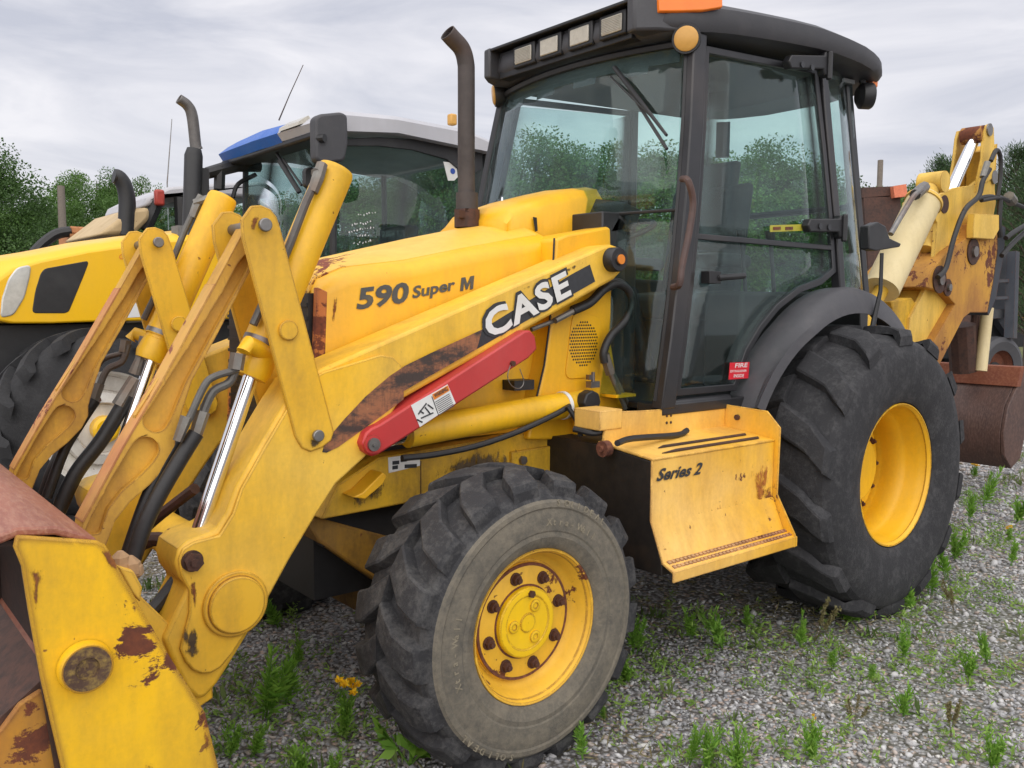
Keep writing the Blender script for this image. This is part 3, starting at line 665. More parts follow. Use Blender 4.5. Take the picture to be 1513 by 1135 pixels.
# ---- side tower that carries the arm
YTW = -.45
tw_px = [(822, 353), (838, 346), (898, 335), (903, 337), (905, 420), (903, 500), (912, 560), (930, 600), (895, 650), (780, 650), (795, 585), (805, 540), (814, 480), (818, 400)]
tower = MB().prism(XZ(tw_px, YTW), YTW, -.30).build('arm_tower', M['hood'], B, bevel=.012, seg=3)
mirrored(tower, B)
seam = MB(); seam.tube([U(819, 352, Y=YTW-.001), U(817, 400, Y=YTW-.001), U(812, 480, Y=YTW-.001), U(804, 540, Y=YTW-.001), U(793, 587, Y=YTW-.001)], .0045, 6); seam.build('seam', M['black'], tower)
c = U(861, 508, Y=YTW); b = MB()
ve = [(c[0]+.105*math.cos(a)*.85, c[2]+.118*math.sin(a)) for a in np.linspace(0, 2*PI, 25)[:-1]]
MB().prism(rounded([(c[0]-.10, c[2]-.14), (c[0]+.09, c[2]-.14), (c[0]+.10, c[2]+.11), (c[0]-.06, c[2]+.13)], .04), YTW-.005, YTW+.001).build('vent_panel', M['hood'], tower, bevel=.002)
for i in range(-6, 7):
    for j in range(-7, 8):
        x = i*.0125+(j % 2)*.00625; z = j*.0125
        if (x/.078)**2+(z/.092)**2 < 1: b.disc((c[0]+x, YTW-.005, c[2]+z), .0043, .0012, n=6)
b.build('vent_holes', M['black'], tower)
MB().box(*(lambda p: (p[0]-.04, p[0]+.06, -.445, -.372, p[2]-.018, p[2]+.02))(U(755, 568, Y=-.375))).build('side_slot', M['black'], hood)
# hydraulic hoses arching from the arm to the tower
b = MB()
for dy, dz_ in ((0, 0), (.035, .012)):
    h = [U(x, y, Y=-.52+dy) for x, y in ((846, 460-dz_*200), (872, 448-dz_*200), (893, 428-dz_*300), (912, 420-dz_*300), (929, 430), (934, 452), (922, 476), (902, 497), (892, 520), (893, 536))]
    b.tube(h, .0165, 12, 5)
hz = b.split('hydraulic_hose', M['hose'], B)[0]
b = MB(); b.tube([U(820, 474, Y=-.52), U(850, 458, Y=-.52)], .013, 8); b.tube([U(893, 524, Y=-.51), U(902, 552, Y=-.51)], .022, 6); b.tube([U(900, 548, Y=-.51), U(924, 604, Y=-.51)], .010, 8); b.tube([U(904, 548, Y=-.48), U(930, 602, Y=-.48)], .010, 8); b.tube([U(785, 487, Y=-.5), U(824, 472, Y=-.5)], .009, 8)
b.split('hose_fitting', M['fitting'], hz)
b = MB(); c = U(912, 584, Y=-.5); b.box(c[0]-.05, c[0]+.07, -.54, -.44, c[2]-.006, c[2]+.006); b.build('hose_bracket', M['hood'], hz)

# ---- chassis, axle and underside
fr_px = [(475, 768), (500, 715), (560, 676), (820, 632), (885, 640), (885, 735), (760, 735), (690, 727)]
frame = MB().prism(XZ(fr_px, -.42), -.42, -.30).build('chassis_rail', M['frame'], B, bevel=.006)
mirrored(frame, B)
b = MB().prism(XZ([(756, 668), (872, 650), (876, 726), (800, 722), (757, 702)], -.435), -.437, -.40); b.build('rail_plate', M['frame'], frame, bevel=.004)
c = U(772, 680, Y=-.44); b = MB(); hexnut(b, (c[0], -.437, c[2]), .018, .014, (0, -1, 0)); b.build('bolt', M['bolt'], frame)
b = MB().prism(XZ([(522, 735), (536, 728), (566, 698), (572, 704), (566, 716), (540, 738)], -.50), -.50, -.42); b.build('step_tab', M['hood'], frame, bevel=.004)
d = decal('service_decal', [(573, 676), (620, 670), (620, 688), (574, 699)], -.42, M['white'], frame, .002)
b = MB()
for k, (x, y, ww) in enumerate(((580, 684, 10), (592, 680, 9), (606, 676, 10), (580, 691, 8), (598, 689, 18))):
    P = [U(a, q, Y=-.4235) for a, q in ((x, y-2.5), (x+ww, y-3.5), (x+ww, y+2), (x, y+3))]; b.slab(P, (0, .001, 0))
b.build('decal_print', M['ink'], d)
decal('panel_outline', [(621, 681), (622, 681), (622, 731), (621, 731)], -.42, M['rust_dark'], frame, .002)
b = MB(); b.box(-2.56, -.2, -.29, .29, .42, 1.0); b.box(-2.55, -1.5, -.34, .34, .62, .96); b.box(-1.1, .5, -.5, .5, .5, 1.02); b.build('drivetrain', M['black'], B)
b = MB(); b.loft([[(-2.175-.09*k, y, .46-.12*k), (-2.175+.09*k, y, .46-.12*k), (-2.175+.11*k, y, .46), (-2.175+.09*k, y, .46+.12*k), (-2.175-.09*k, y, .46+.12*k), (-2.175-.11*k, y, .46)] for y, k in ((-.68, .8), (-.5, .8), (-.3, 1.0), (-.12, 1.5), (.12, 1.5), (.3, 1.0), (.68, .8))])
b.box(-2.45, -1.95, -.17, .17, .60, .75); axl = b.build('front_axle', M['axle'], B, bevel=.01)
b = MB().prism(XZ([(452, 770), (470, 765), (600, 800), (600, 868), (560, 862), (470, 800)], -.35), -.35, -.10); b.build('axle_guard', M['axle'], axl, bevel=.008)
b = MB(); b.tube([(0, -.75, .666), (0, .75, .666)], .15, 20); b.box(-.35, .35, -.28, .28, .42, .95); b.build('rear_axle', M['axle'], B)
for px_, mt_ in (([(560, 690), (690, 655), (820, 640), (830, 690), (700, 725), (560, 740)], 'stain_dark'), ([(490, 740), (560, 690), (600, 720), (520, 765)], 'stain_dark'), ([(820, 645), (880, 640), (884, 720), (850, 730), (830, 690)], 'stain_dark')):
    stain(px_, -.437, M[mt_], frame)
# front boss of the tower beside the lift cylinder
c = U(868, 612, Y=-.47); b = MB(); b.tube([(c[0], -.47, c[2]+.03), (c[0], -.47, c[2]-.12)], .07, 24); b.build('cylinder_mount', M['hood'], tower, bevel=.004)
b = MB(); c = U(876, 568, Y=-.50); b.tube([c, (c[0], c[1], c[2]+.05)], .008, 8); b.obox(c, (.05, 0, 0), (0, .03, 0), (0, 0, .025)); b.obox((c[0]-.02, c[1], c[2]+.03), (.02, 0, 0), (0, .02, 0), (0, 0, .02)); b.build('valve', M['bolt'], tower)

# ---- wheels
def wheel(name, loc, tyre_prof, lug, rim_prof, hub, nuts, side, mats):
    """side -1: outer face towards -Y"""
    w_ = empty(name, loc, B)
    def part(mb, nm, mt, ang=35, bevel=0):
        if side > 0: mb = mb.mirror()
        return place(nm, mb.mesh(nm, mt, ang), w_, bevel, loc=loc)
    tm = MB(); tm.cur = 0; tm.lathe(tyre_prof, n=72)
    # the sidewall ring takes its own dusty rubber
    k = len(tyre_prof)
    for i in range(len(tm.f)):
        a = tyre_prof[i % (k-1)]; tm.mi[i] = 1 if (a[1] < lug['side_y'] and a[0] < lug['side_r']) else 0
    tm.cur = 0
    n, r0, r1, hw, adv = lug['n'], lug['r0'], lug['r1'], lug['hw'], lug['adv']
    jr = random.Random(3)
    for s_ in (-1, 1):
        for i in range(n):
            th = 2*PI*(i+(.5 if s_ > 0 else 0))/n
            secs = []
            for t in lug['t']:
                y = s_*hw*t; th_c = th+adv*lug['curve'](t)
                wd = lug['w0']+(lug['w1']-lug['w0'])*t
                top = r1-lug['drop']*t**4+jr.uniform(-.003, .003)
                lowr = r0-(lug['skirt'] if t > .93 else 0)
                if t > .99: top -= lug['chamfer']
                q = []
                for rr, ww in ((lowr, wd*.62), (top-.004, wd*.5), (top, wd*.42), (top, -wd*.42), (top-.004, -wd*.5), (lowr, -wd*.62)):
                    a = th_c+ww/r1; q.append((rr*math.cos(a), y, rr*math.sin(a)))
                secs.append(q)
            tm.loft(secs)
    part(tm, 'tyre', [mats[0], mats[1]], 22)
    part(MB().lathe(rim_prof, n=64), 'rim', mats[2], 30)
    if hub: part(MB().lathe(hub, n=40), 'hub', mats[3], 30)
    for r, y, num, ph in nuts:
        for j in range(num):
            a = ph+2*PI*j/num; mb = MB(); c_ = (r*math.cos(a), y, r*math.sin(a))
            hexnut(mb, c_, .0155, .018, (0, -1, 0)); mb.disc((c_[0], y+.001, c_[2]), .021, .005, n=14); mb.disc((c_[0], y-.016, c_[2]), .0085, .012, n=8)
            part(mb, 'lug_nut', M['nut'])
    return w_
fprof = [(.242, -.120), (.241, -.150), (.246, -.164), (.252, -.170), (.262, -.178), (.285, -.187), (.300, -.185), (.305, -.188), (.345, -.190), (.372, -.184), (.378, -.188), (.392, -.186), (.400, -.178), (.416, -.168), (.428, -.150), (.437, -.10), (.440, 0), (.437, .10), (.425, .150), (.39, .178), (.33, .19), (.26, .178), (.244, .15), (.242, .12)]
flug = dict(n=17, r0=.425, r1=.478, hw=.172, adv=.30, t=(0.0, .22, .5, .55, .8, .95, 1.0), curve=lambda t: (t if t < .5 else .5+(t-.5)*.45), w0=.092, w1=.105, drop=.026, skirt=.035, chamfer=.012, side_y=-.12, side_r=.399)
frim = [(.226, -.150), (.240, -.166), (.244, -.160), (.240, -.150), (.228, -.150), (.222, -.142), (.216, -.115), (.206, -.100), (.196, -.096), (.188, -.100), (.182, -.104), (.100, -.106), (.06, -.106)]
frim = [(.228, -.146), (.236, -.164), (.243, -.166), (.245, -.160), (.240, -.150), (.232, -.150), (.226, -.140), (.216, -.112), (.210, -.098), (.200, -.088), (.193, -.084), (.187, -.085), (.182, -.098), (.176, -.101), (.08, -.101)]
fhub = [(.112, -.098), (.112, -.116), (.108, -.121), (.104, -.122), (.088, -.122), (.085, -.119), (.030, -.119), (.028, -.123), (.001, -.123)]
wfl = wheel('front_wheel', (-2.182, -.872, .458), fprof, flug, frim, fhub, [(.147, -.101, 8, .25)], -1, (M['tyre_front'], M['tyre_side'], M['rim_front'], M['hubcap']))
wheel('front_wheel', (-2.182, .872, .458), fprof, flug, frim, fhub, [(.147, -.101, 8, .25)], 1, (M['tyre_front'], M['tyre_side'], M['rim_front'], M['hubcap']))
for r_, y_ in ((.181, -.1005), (.1135, -.1015), (.234, -.1500)):
    place('rust_ring', MB().lathe([(r_-.0045, y_-.0008), (r_+.0045, y_-.0012), (r_+.0055, y_+.003)], n=56).mesh('rust_ring', M['rust']), wfl, loc=(-2.182, -.872, .458))
for j in range(3):
    a = 1.05+2*PI*j/3; b = MB(); b.lathe([(.020, -.118), (.020, -.124), (.016, -.126), (.010, -.126), (.009, -.123), (.001, -.123)], (.058*math.cos(a), 0, .058*math.sin(a)), 16)
    place('hub_plug', b.mesh('hub_plug', M['hubcap']), wfl, loc=(-2.182, -.872, .458))
M['raised'] = plain('raised_tyre_lettering', (.27, .235, .17), .9, var=.4, scale=50, c2=(.17, .15, .12))
arc_text('SOLIDEAL', (0, 0, 0), .382, 1.40, .078, .020, M['raised'], 'lettering', wfl, (-2.182, -.872, .458), -.187)
arc_text('Xtra-Wall', (0, 0, 0), .322, 1.50, .080, .022, M['raised'], 'lettering', wfl, (-2.182, -.872, .458), -.189)
arc_text('SOLIDEAL', (0, 0, 0), .382, 4.40, .078, .020, M['raised'], 'lettering', wfl, (-2.182, -.872, .458), -.187)
arc_text('Xtra-Wall', (0, 0, 0), .322, 3.45, .080, .022, M['raised'], 'lettering', wfl, (-2.182, -.872, .458), -.189)
a = 1.45; b = MB(); hexnut(b, (.092*math.cos(a), -.120, .092*math.sin(a)), .012, .012, (0, -1, 0)); place('hub_bolt', b.mesh('hub_bolt', M['nut']), wfl, loc=(-2.182, -.872, .458))
rprof = [(.338, -.200), (.337, -.232), (.340, -.245), (.350, -.252), (.40, -.268), (.47, -.278), (.54, -.278), (.585, -.268), (.605, -.258), (.625, -.235), (.640, -.19), (.650, -.10), (.653, 0), (.650, .10), (.640, .19), (.62, .24), (.56, .275), (.45, .275), (.35, .25), (.338, .232), (.338, .2)]
rlug = dict(n=14, r0=.650, r1=.690, hw=.266, adv=.22, t=(0.0, .12, .4, .62, .80, .94, 1.0), curve=lambda t: (t*.8 if t < .6 else .48+(t-.6)*1.7), w0=.135, w1=.115, drop=.026, skirt=.045, chamfer=.018, side_y=-.2, side_r=.30)
rrim = [(.318, -.228), (.328, -.243), (.334, -.243), (.335, -.236), (.330, -.228), (.322, -.222), (.316, -.200), (.308, -.180), (.306, -.135), (.298, -.120), (.290, -.105), (.284, -.075), (.284, -.04), (.289, -.015), (.288, -.01), (.284, .02), (.284, .06), (.280, .065)]
rdisc = [(.270, .05), (.268, .004), (.262, -.002), (.10, -.002), (.05, -.002)]
wheel('rear_wheel', (0, -.825, .676), rprof, rlug, rrim, rdisc+[(.16, -.001), (.16, -.05), (.15, -.06), (.001, -.06)], [(.222, -.003, 12, .0)], -1, (M['tyre_rear'], M['tyre_rear'], M['rim_rear'], M['rim_rear']))
wheel('rear_wheel', (0, .825, .676), rprof, rlug, rrim, rdisc+[(.16, -.001), (.16, -.05), (.15, -.06), (.001, -.06)], [(.222, -.003, 12, .0)], 1, (M['tyre_rear'], M['tyre_rear'], M['rim_rear'], M['rim_rear']))
# ---- step box / tank on the left side
X0, X1 = -1.60, -.86
prof = [(-.98, .905), (-.98, .685), (-1.045, .545), (-1.085, .528), (-1.085, .492), (-.98, .492), (-.40, .492), (-.40, .935), (-.72, .935)]
def yz_prism(mb, pr, x0, x1):
    return mb.slab([(x0, y, z) for y, z in pr], (x1-x0, 0, 0))
box = yz_prism(MB(), [(-.972, .902), (-.972, .69), (-1.03, .545), (-1.03, .50), (-.40, .50), (-.40, .93), (-.72, .93)], X0+.004, X1).build('step_box', M['grease'], B, bevel=.004)
sk = MB()
yz_prism(sk, [(-.98, .912), (-.98, .685), (-1.040, .546), (-1.032, .543), (-.972, .688), (-.972, .912)], X0, X1)
sk.build('side_panel', M['step'], box, bevel=.003)
st = MB(); yz_prism(st, [(-.983, .903), (-.983, .914), (-.71, .944), (-.71, .932)], X0, X1); st.build('upper_step', M['step'], box, bevel=.004)
b = MB()
for k in range(2):
    y = -.955+k*.062; b.slab([(X0+.08+.05*k, y, .9195+.0061*k*1.0), (X1-.07, y, .9195+.0061*k), (X1-.05, y+.020, .9215+.0061*k), (X0+.18, y+.020, .9215+.0061*k)], (0, 0, .0035))
b.split('worn_tread', M['rust_dark'], box)
fs = MB(); yz_prism(fs, [(-1.088, .53), (-1.088, .490), (-1.080, .490), (-1.080, .522), (-1.028, .545), (-1.03, .553)], X0, X1+.02); fs.build('lower_step', M['step'], box, bevel=.003)
b = MB()
for k in range(2):
    y = -1.075+k*.024; z = .534+k*.0105
    for i in range(34):
        x = X0+.02+i*.0215; b.slab([(x, y, z-.002), (x+.016, y, z-.002), (x+.016, y+.012, z+.0035), (x, y+.012, z+.0035)], (0, 0, .007))
b.build('grip_teeth', M['tread'], box)
b = MB(); b.slab([(X1, -.70, 1.035), (X1, -.94, 1.025), (X1, -1.005, .962), (X1, -1.0, .690), (X1, -1.088, .54), (X1, -1.088, .488), (X1, -.70, .50)], (.008, 0, 0)); b.build('rear_plate', M['step'], box, bevel=.003)
b = MB(); b.prism([(-1.60, .925), (X1, .925), (X1, 1.03), (-1.40, 1.045), (-1.58, 1.055)], -.735, -.725); b.build('back_plate', M['step'], box, bevel=.003)
b = MB(); b.box(-1.62, -1.50, -.74, -.60, .985, 1.06); b.build('front_bracket', M['step'], box, bevel=.004)
b = MB()
for dx in (0, .025):
    for dz_ in (0, .028): b.disc((-1.24+dx, -.735, .985+dz_), .006, .002, n=8)
b.disc((X1-.003, -.80, .985), .012, .01, axis=(-1, 0, 0), n=12); b.split('bolt_hole', M['rust_dark'], box)
for px_, mt_ in (([(1085, 672), (1145, 660), (1146, 740), (1130, 780), (1112, 770), (1105, 700)], 'stain_soft'), ([(1112, 690), (1146, 680), (1150, 770), (1135, 790), (1122, 760)], 'stain'), ([(980, 760), (1060, 735), (1130, 730), (1130, 775), (1000, 800), (985, 790)], 'stain_soft')):
    stain(px_, -.981, M[mt_], box)
quad_text('Series 2', *tri((969, 712), (1038, 700.5), (972, 693), -.984), M['ink'], 'lettering', box, bold=.03, shear=.06)
c = U(895, 663, X=X0-.03); b = MB(); b.tube([(X0-.02, c[1], c[2]), (X0-.05, c[1], c[2])], .030, 20); b.tube([(X0-.05, c[1], c[2]), (X0-.06, c[1], c[2])], .012, 12); b.build('drain_plug', M['rust'], box)
h = [U(848, 634, Y=-.62), U(880, 640, Y=-.70), U(905, 630, Y=-.72), U(925, 618, Y=-.72)]
b = MB(); b.tube(h, .012, 10, 5); b.tube([U(838, 600, Y=-.58), U(852, 622, Y=-.60), U(858, 645, Y=-.62)], .010, 8, 4); b.tube([U(912, 655, Y=-.9), U(935, 648, Y=-.86), U(1000, 643, Y=-.80), U(1015, 636, Y=-.78)], .012, 8, 4)
b.split('cable', M['hose'], box)
b = MB(); jr = random.Random(5)
for _ in range(120):
    x = jr.uniform(X0+.25, X1-.02); y = -.72-abs(jr.gauss(0, .045)); z = .93+(y+.72)*.1
    s_ = jr.uniform(.004, .014); b.obox((x, y, z+s_*.3), (s_, s_*.4, 0), (-s_*.3, s_, .2*s_), (0, .1*s_, s_*.7))
tag(b.build('dirt_crumbs', plain('dirt', (.10, .085, .075), .95, c2=(.17, .15, .13)), box), kind='stuff')

# ---- cab
def lerp(a, b_, t): return tuple(np.array(a)*(1-t)+np.array(b_)*t)
A0, A1, A2 = (-1.235, -.715, 1.06), (-1.085, -.685, 1.87), (-.965, -.612, 2.56)
Bm, Bt = (.075, -.705, 1.50), (-.02, -.612, 2.56)
def Aat(z):
    t0, t1, t2 = 1.06, 1.87, 2.56
    l0 = (z-t1)*(z-t2)/((t0-t1)*(t0-t2)); l1 = (z-t0)*(z-t2)/((t1-t0)*(t1-t2)); l2 = (z-t0)*(z-t1)/((t2-t0)*(t2-t1))
    return tuple(np.array(A0)*l0+np.array(A1)*l1+np.array(A2)*l2)
def Bat(z): return lerp(Bm, Bt, (z-1.5)/1.06) if z > 1.5 else (.075-.06*(1.5-z), -.705, z)
C0, C2 = (.56, -.56, 1.45), (.39, -.495, 2.64)
cab = MB()
def pillar(pts, wx, wy):
    secs = []
    for p in pts:
        x, y, z = p; secs.append([(x-wx, y-wy, z), (x+wx, y-wy, z), (x+wx, y+wy, z), (x-wx, y+wy, z)])
    return secs
for s_ in (1, -1):
    mb = MB()
    mb.loft(pillar([Aat(z) for z in (1.04, 1.3, 1.6, 1.87, 2.2, 2.57)], .042, .028))
    mb.loft(pillar([Bat(z) for z in (1.44, 1.75, 2.1, 2.64)], .026, .024))
    mb.loft(pillar([lerp(C0, C2, t) for t in (0, .5, 1)], .028, .028))
    mb.tube([Aat(1.05), (-.82, -.715, 1.05)], .026, 8); mb.box(-1.27, -.72, -.74, -.60, 1.015, 1.06)
    cab.add(mb.v if s_ == 1 else mb.mirror().v, mb.f if s_ == 1 else mb.mirror().f)
cab.box(-1.2, .5, -.60, .60, 1.02, 1.05)
cab.box(.50, .58, -.58, .58, 1.02, 1.50)                                   # rear wall below the back window
frame_c = cab.build('cab_frame', M['cabframe'], B, bevel=.006)
b = MB()
for (x, y) in ((1033, 153), (1032, 166)):
    c = U(x, y, Y=-.68); b.disc((c[0], c[1]+.012, c[2]), .010, .006, n=12)
b.split('pillar_plug', M['black'], frame_c)
b = MB(); c = [U(*q, Y=-.80) for q in ((1026, 262), (1017, 268), (1024, 300), (1018, 345), (1008, 392), (1004, 420), (1012, 424))]
b.tube([(c[0][0], -.74, c[0][2])]+c[1:6]+[(c[6][0], -.74, c[6][2])], .0135, 10, 4); b.build('grab_handle', plain('chafed_handle', (.10, .055, .045), .6, var=.4, c2=(.05, .035, .035)), frame_c)
# windscreen: curved forward, split in two panes
def front_x(z, y):
    a = Aat(z); k = 1-(y/abs(a[1]))**2; return a[0]-.030-.12*k
def screen(z0, z1, ny=12, y0=None, y1=None):
    mb = MB(); secs = []
    for z in np.linspace(z0, z1, 6):
        hw = abs(Aat(z)[1])-.012; lo = -hw if y0 is None else y0; hi = hw if y1 is None else y1
        secs.append([(front_x(z, y), y, z) for y in np.linspace(lo, hi, ny)])
    mb.loft(secs, closed=False, caps=False); return mb
def pane(mb, name, parent, mat='glass', th=.005):
    o = mb.build(name, M[mat], parent, ang=60); s_ = o.modifiers.new('thickness', 'SOLIDIFY'); s_.thickness = th; s_.offset = 0; return o
ws = pane(screen(1.84, 2.535), 'windscreen', B)
pane(screen(1.07, 1.832, 5, -.70, -.42), 'lower_windscreen', B); pane(screen(1.07, 1.832, 5, .42, .70), 'lower_windscreen', B)
b = MB()
for z in (1.836, 2.53):
    hw = abs(Aat(z)[1])-.012
    b.tube([(front_x(z, y), y, z) for y in np.linspace(-hw, hw, 14)], .007 if z < 2 else .018, 6)
for s_ in (-1, 1): b.tube([(front_x(z, s_*(abs(Aat(z)[1])-.015)), s_*(abs(Aat(z)[1])-.015), z) for z in np.linspace(1.07, 2.53, 8)], .012, 6)
b.build('screen_seal', M['black'], ws)
# printed black border with a stepped edge at the top of the screen
b = MB(); n = 44; hw = .58
for i in range(n):
    y0, y1 = -hw+2*hw*i/n, -hw+2*hw*(i+1)/n
    d_ = .075 if (i//5) % 2 == 0 else .105
    z0 = 2.53-d_
    b.slab([(front_x(z0, y0)+.004, y0, z0), (front_x(z0, y1)+.004, y1, z0), (front_x(2.53, y1)+.004, y1, 2.53), (front_x(2.53, y0)+.004, y0, 2.53)], (.002, 0, 0))
b.build('black_border', M['ink'], ws)
w0, w1 = U(908, 100, X=-1.13), U(985, 200, X=-1.235)
b = MB(); b.tube([w0, lerp(w0, w1, .5), w1], [.011, .009, .006], 8); q = lerp(w0, w1, .30); b.tube([(q[0]+.015, q[1]+.012, q[2]-.01), (w1[0]+.015, w1[1]+.010, w1[2]-.05)], .007, 6); q = lerp(w0, w1, .04); b.tube([(q[0], q[1]+.035, q[2]-.02), lerp(w0, w1, .8)], .004, 6)
b.build('wiper', M['black'], ws)
# cowl under the windscreen, behind the hood
b = MB(); b.loft([[(-1.26, y, 1.75), (-1.10, y, 1.78), (-1.06, y, 1.86+.04*(1-(y/.42)**2)), (-1.16, y, 1.885+.05*(1-(y/.42)**2))] for y in np.linspace(-.42, .42, 9)]); b.box(-1.30, -1.16, -.42, .42, 1.05, 1.84); b.build('cowl', M['black'], B, bevel=.006)
# doors: upper and lower panes in a black frame, hinged at the rear
def side_pt(x, z, s_=1):
    a = Aat(max(1.06, min(2.55, z)))[1]; return (x, s_*(a-.004), z)
def arch_z(x): return .676+math.sqrt(max(0, .885**2-x*x))
def door_outline():
    o = []
    zt = 2.535
    for z in np.linspace(1.085, zt, 9): o.append((Aat(z)[0]+.058, z))
    o.append((-.055, 2.59))
    for z in (2.2, 1.9, 1.62): o.append((Bat(z)[0]-.034, z))
    for x in (-.10, -.28, -.45, -.58, -.68): o.append((x, arch_z(x)))
    o.append((-.765, 1.085))
    return o
OUT = door_outline()
def inset_poly(P, d):
    k = len(P); ar = sum(P[i][0]*P[(i+1) % k][1]-P[(i+1) % k][0]*P[i][1] for i in range(k)); sg = 1 if ar > 0 else -1; o = []
    for i in range(k):
        a, b_, c_ = (Vector((*P[j % k], 0)) for j in (i-1, i, i+1))
        e1, e2 = (b_-a).normalized(), (c_-b_).normalized(); n1, n2 = Vector((-e1.y, e1.x, 0))*sg, Vector((-e2.y, e2.x, 0))*sg
        nn = (n1+n2); nn = nn.normalized() if nn.length > 1e-6 else n1; o.append(tuple((b_+nn*d/max(.5, nn.dot(n1)))[:2]))
    return o
IN = inset_poly(OUT, .030)
for s_ in (1, -1):
    door = empty('door', (-.06, s_*-.70, 1.05), B)
    mb = MB(); k = len(OUT); v = []; f = []
    for (x, z), (xi, zi) in zip(OUT, IN):
        a = side_pt(x, z, s_); c_ = side_pt(xi, zi, s_); t = s_*.022
        v += [a, (a[0], a[1]+t, a[2]), c_, (c_[0], c_[1]+t, c_[2])]
    for i in range(k):
        j = (i+1) % k; A, Bq = 4*i, 4*j
        f += [(A, Bq, Bq+2, A+2), (A+1, A+3, Bq+3, Bq+1), (A, A+1, Bq+1, Bq), (A+2, Bq+2, Bq+3, A+3)]
    mb.add(v, f); zb = 1.735
    mb.slab([side_pt(Aat(zb)[0]+.08, zb-.012, s_), side_pt(Bat(zb)[0]-.06, zb-.012, s_), side_pt(Bat(zb)[0]-.06, zb+.012, s_), side_pt(Aat(zb)[0]+.08, zb+.012, s_)], (0, s_*.02, 0))
    mb.build('door_frame', M['cabframe'], door, bevel=.003)
    bpy.data.objects[door.children[-1].name].location = -Vector(door.location)
    lo = [p for p in IN if p[1] < zb-.02]; hi_ = [p for p in IN if p[1] > zb+.02]
    def cut(poly, keep_low):
        o = []; k = len(poly)
        for i in range(k):
            (xa, za), (xb, zb_) = poly[i], poly[(i+1) % k]; ina = (za < zb) == keep_low; inb = (zb_ < zb) == keep_low
            if ina: o.append((xa, za))
            if ina != inb: t = (zb-za)/(zb_-za); o.append((xa+(xb-xa)*t, zb))
        return o
    for keep, nm in ((True, 'lower_window'), (False, 'upper_window')):
        poly = cut(IN, keep); mb = MB(); zz = [p[1] for p in poly]; rows = []
        for z in np.linspace(min(zz)+1e-4, max(zz)-1e-4, 14):
            xs = []
            for i in range(len(poly)):
                (xa, za), (xb, zb_) = poly[i], poly[(i+1) % len(poly)]
                if (za-z)*(zb_-z) < 0: xs.append(xa+(xb-xa)*(z-za)/(zb_-za))
            x0_, x1_ = min(xs), max(xs); rows.append([(x0_+(x1_-x0_)*t, side_pt(0, z, s_)[1]+s_*.010-s_*.018*4*0*t*(1-t), z) for t in np.linspace(0, 1, 5)])
        mb.loft(rows, closed=False, caps=False)
        o = pane(mb, nm, door); o.location = -Vector(door.location)
    if s_ == 1:
        def sub(mb, nm, mt, bev=.003):
            o = mb.build(nm, mt, door, bevel=bev); o.location = -Vector(door.location); return o
        b = MB(); c_ = U(1052, 410, Y=-.74); b.obox((c_[0], -.735, c_[2]), (.075, 0, 0), (0, .045, 0), (0, 0, .05)); b.tube([(c_[0]+.02, -.755, c_[2]-.002), (c_[0]+.20, -.752, c_[2]+.012)], .014, 8); b.tube([(c_[0]+.02, -.758, c_[2]), (c_[0]+.02, -.762, c_[2])], .006, 8); sub(b, 'door_handle', M['black'])
        for (xa, ya, xb, yb) in ((1170, 91, 1228, 97), (1198, 333, 1250, 336)):
            Yh = -.69 if ya < 200 else -.745
            p, q = U(xa, ya, Y=Yh), U(xb, yb, Y=Yh); b = MB()
            b.slab([(p[0], Yh, p[2]+.030), (q[0]-.05, Yh, q[2]+.038), (q[0]-.05, Yh, q[2]+.055), (q[0], Yh, q[2]+.055), (q[0], Yh, q[2]-.055), (q[0]-.05, Yh, q[2]-.05), (q[0]-.06, Yh, q[2]-.026), (p[0], Yh, p[2]-.030), (p[0]-.02, Yh, p[2])], (0, .04, 0))
            b.tube([(q[0]-.02, Yh-.004, q[2]-.07), (q[0]-.02, Yh-.004, q[2]+.06)], .014, 10)
            h_ = sub(b, 'hinge', M['black'], .006)
            for k in (.25, .5): b2 = MB(); b2.disc((p[0]*(1-k)+q[0]*k, Yh-.002, p[2]), .014, .004, n=14); sub(b2, 'hinge_bolt', M['ink'], 0)
        d = decal('yellow_decal', [(1137, 333), (1187, 331.5), (1187, 341), (1137, 343)], -.70, M['yellow_print'], door, .004); d.location = -Vector(door.location)
        for x in (1142, 1160):
            d2 = decal('decal_mark', [(x, 335.5), (x+11, 335), (x+11, 339.5), (x, 340)], -.704, M['rust'], door, .003); d2.location = -Vector(door.location)
        d = decal('red_decal', [(1078, 536), (1107, 535), (1105, 559), (1076, 561)], -.722, M['red_print'], door, .002); d.location = -Vector(door.location)
        for s__, bl, br, tl in (('FIRE', (1086, 543.5), (1104, 542.5), (1087, 537)), ('EXTINGUISHER', (1079, 550.5), (1103, 549.5), (1079.3, 547)), ('INSIDE', (1084, 558), (1099, 557.5), (1084.5, 553))):
            o = quad_text(s__, *tri(bl, br, tl, -.7245), M['white'], 'decal_text', door, bold=.01); o.location = -Vector(door.location)
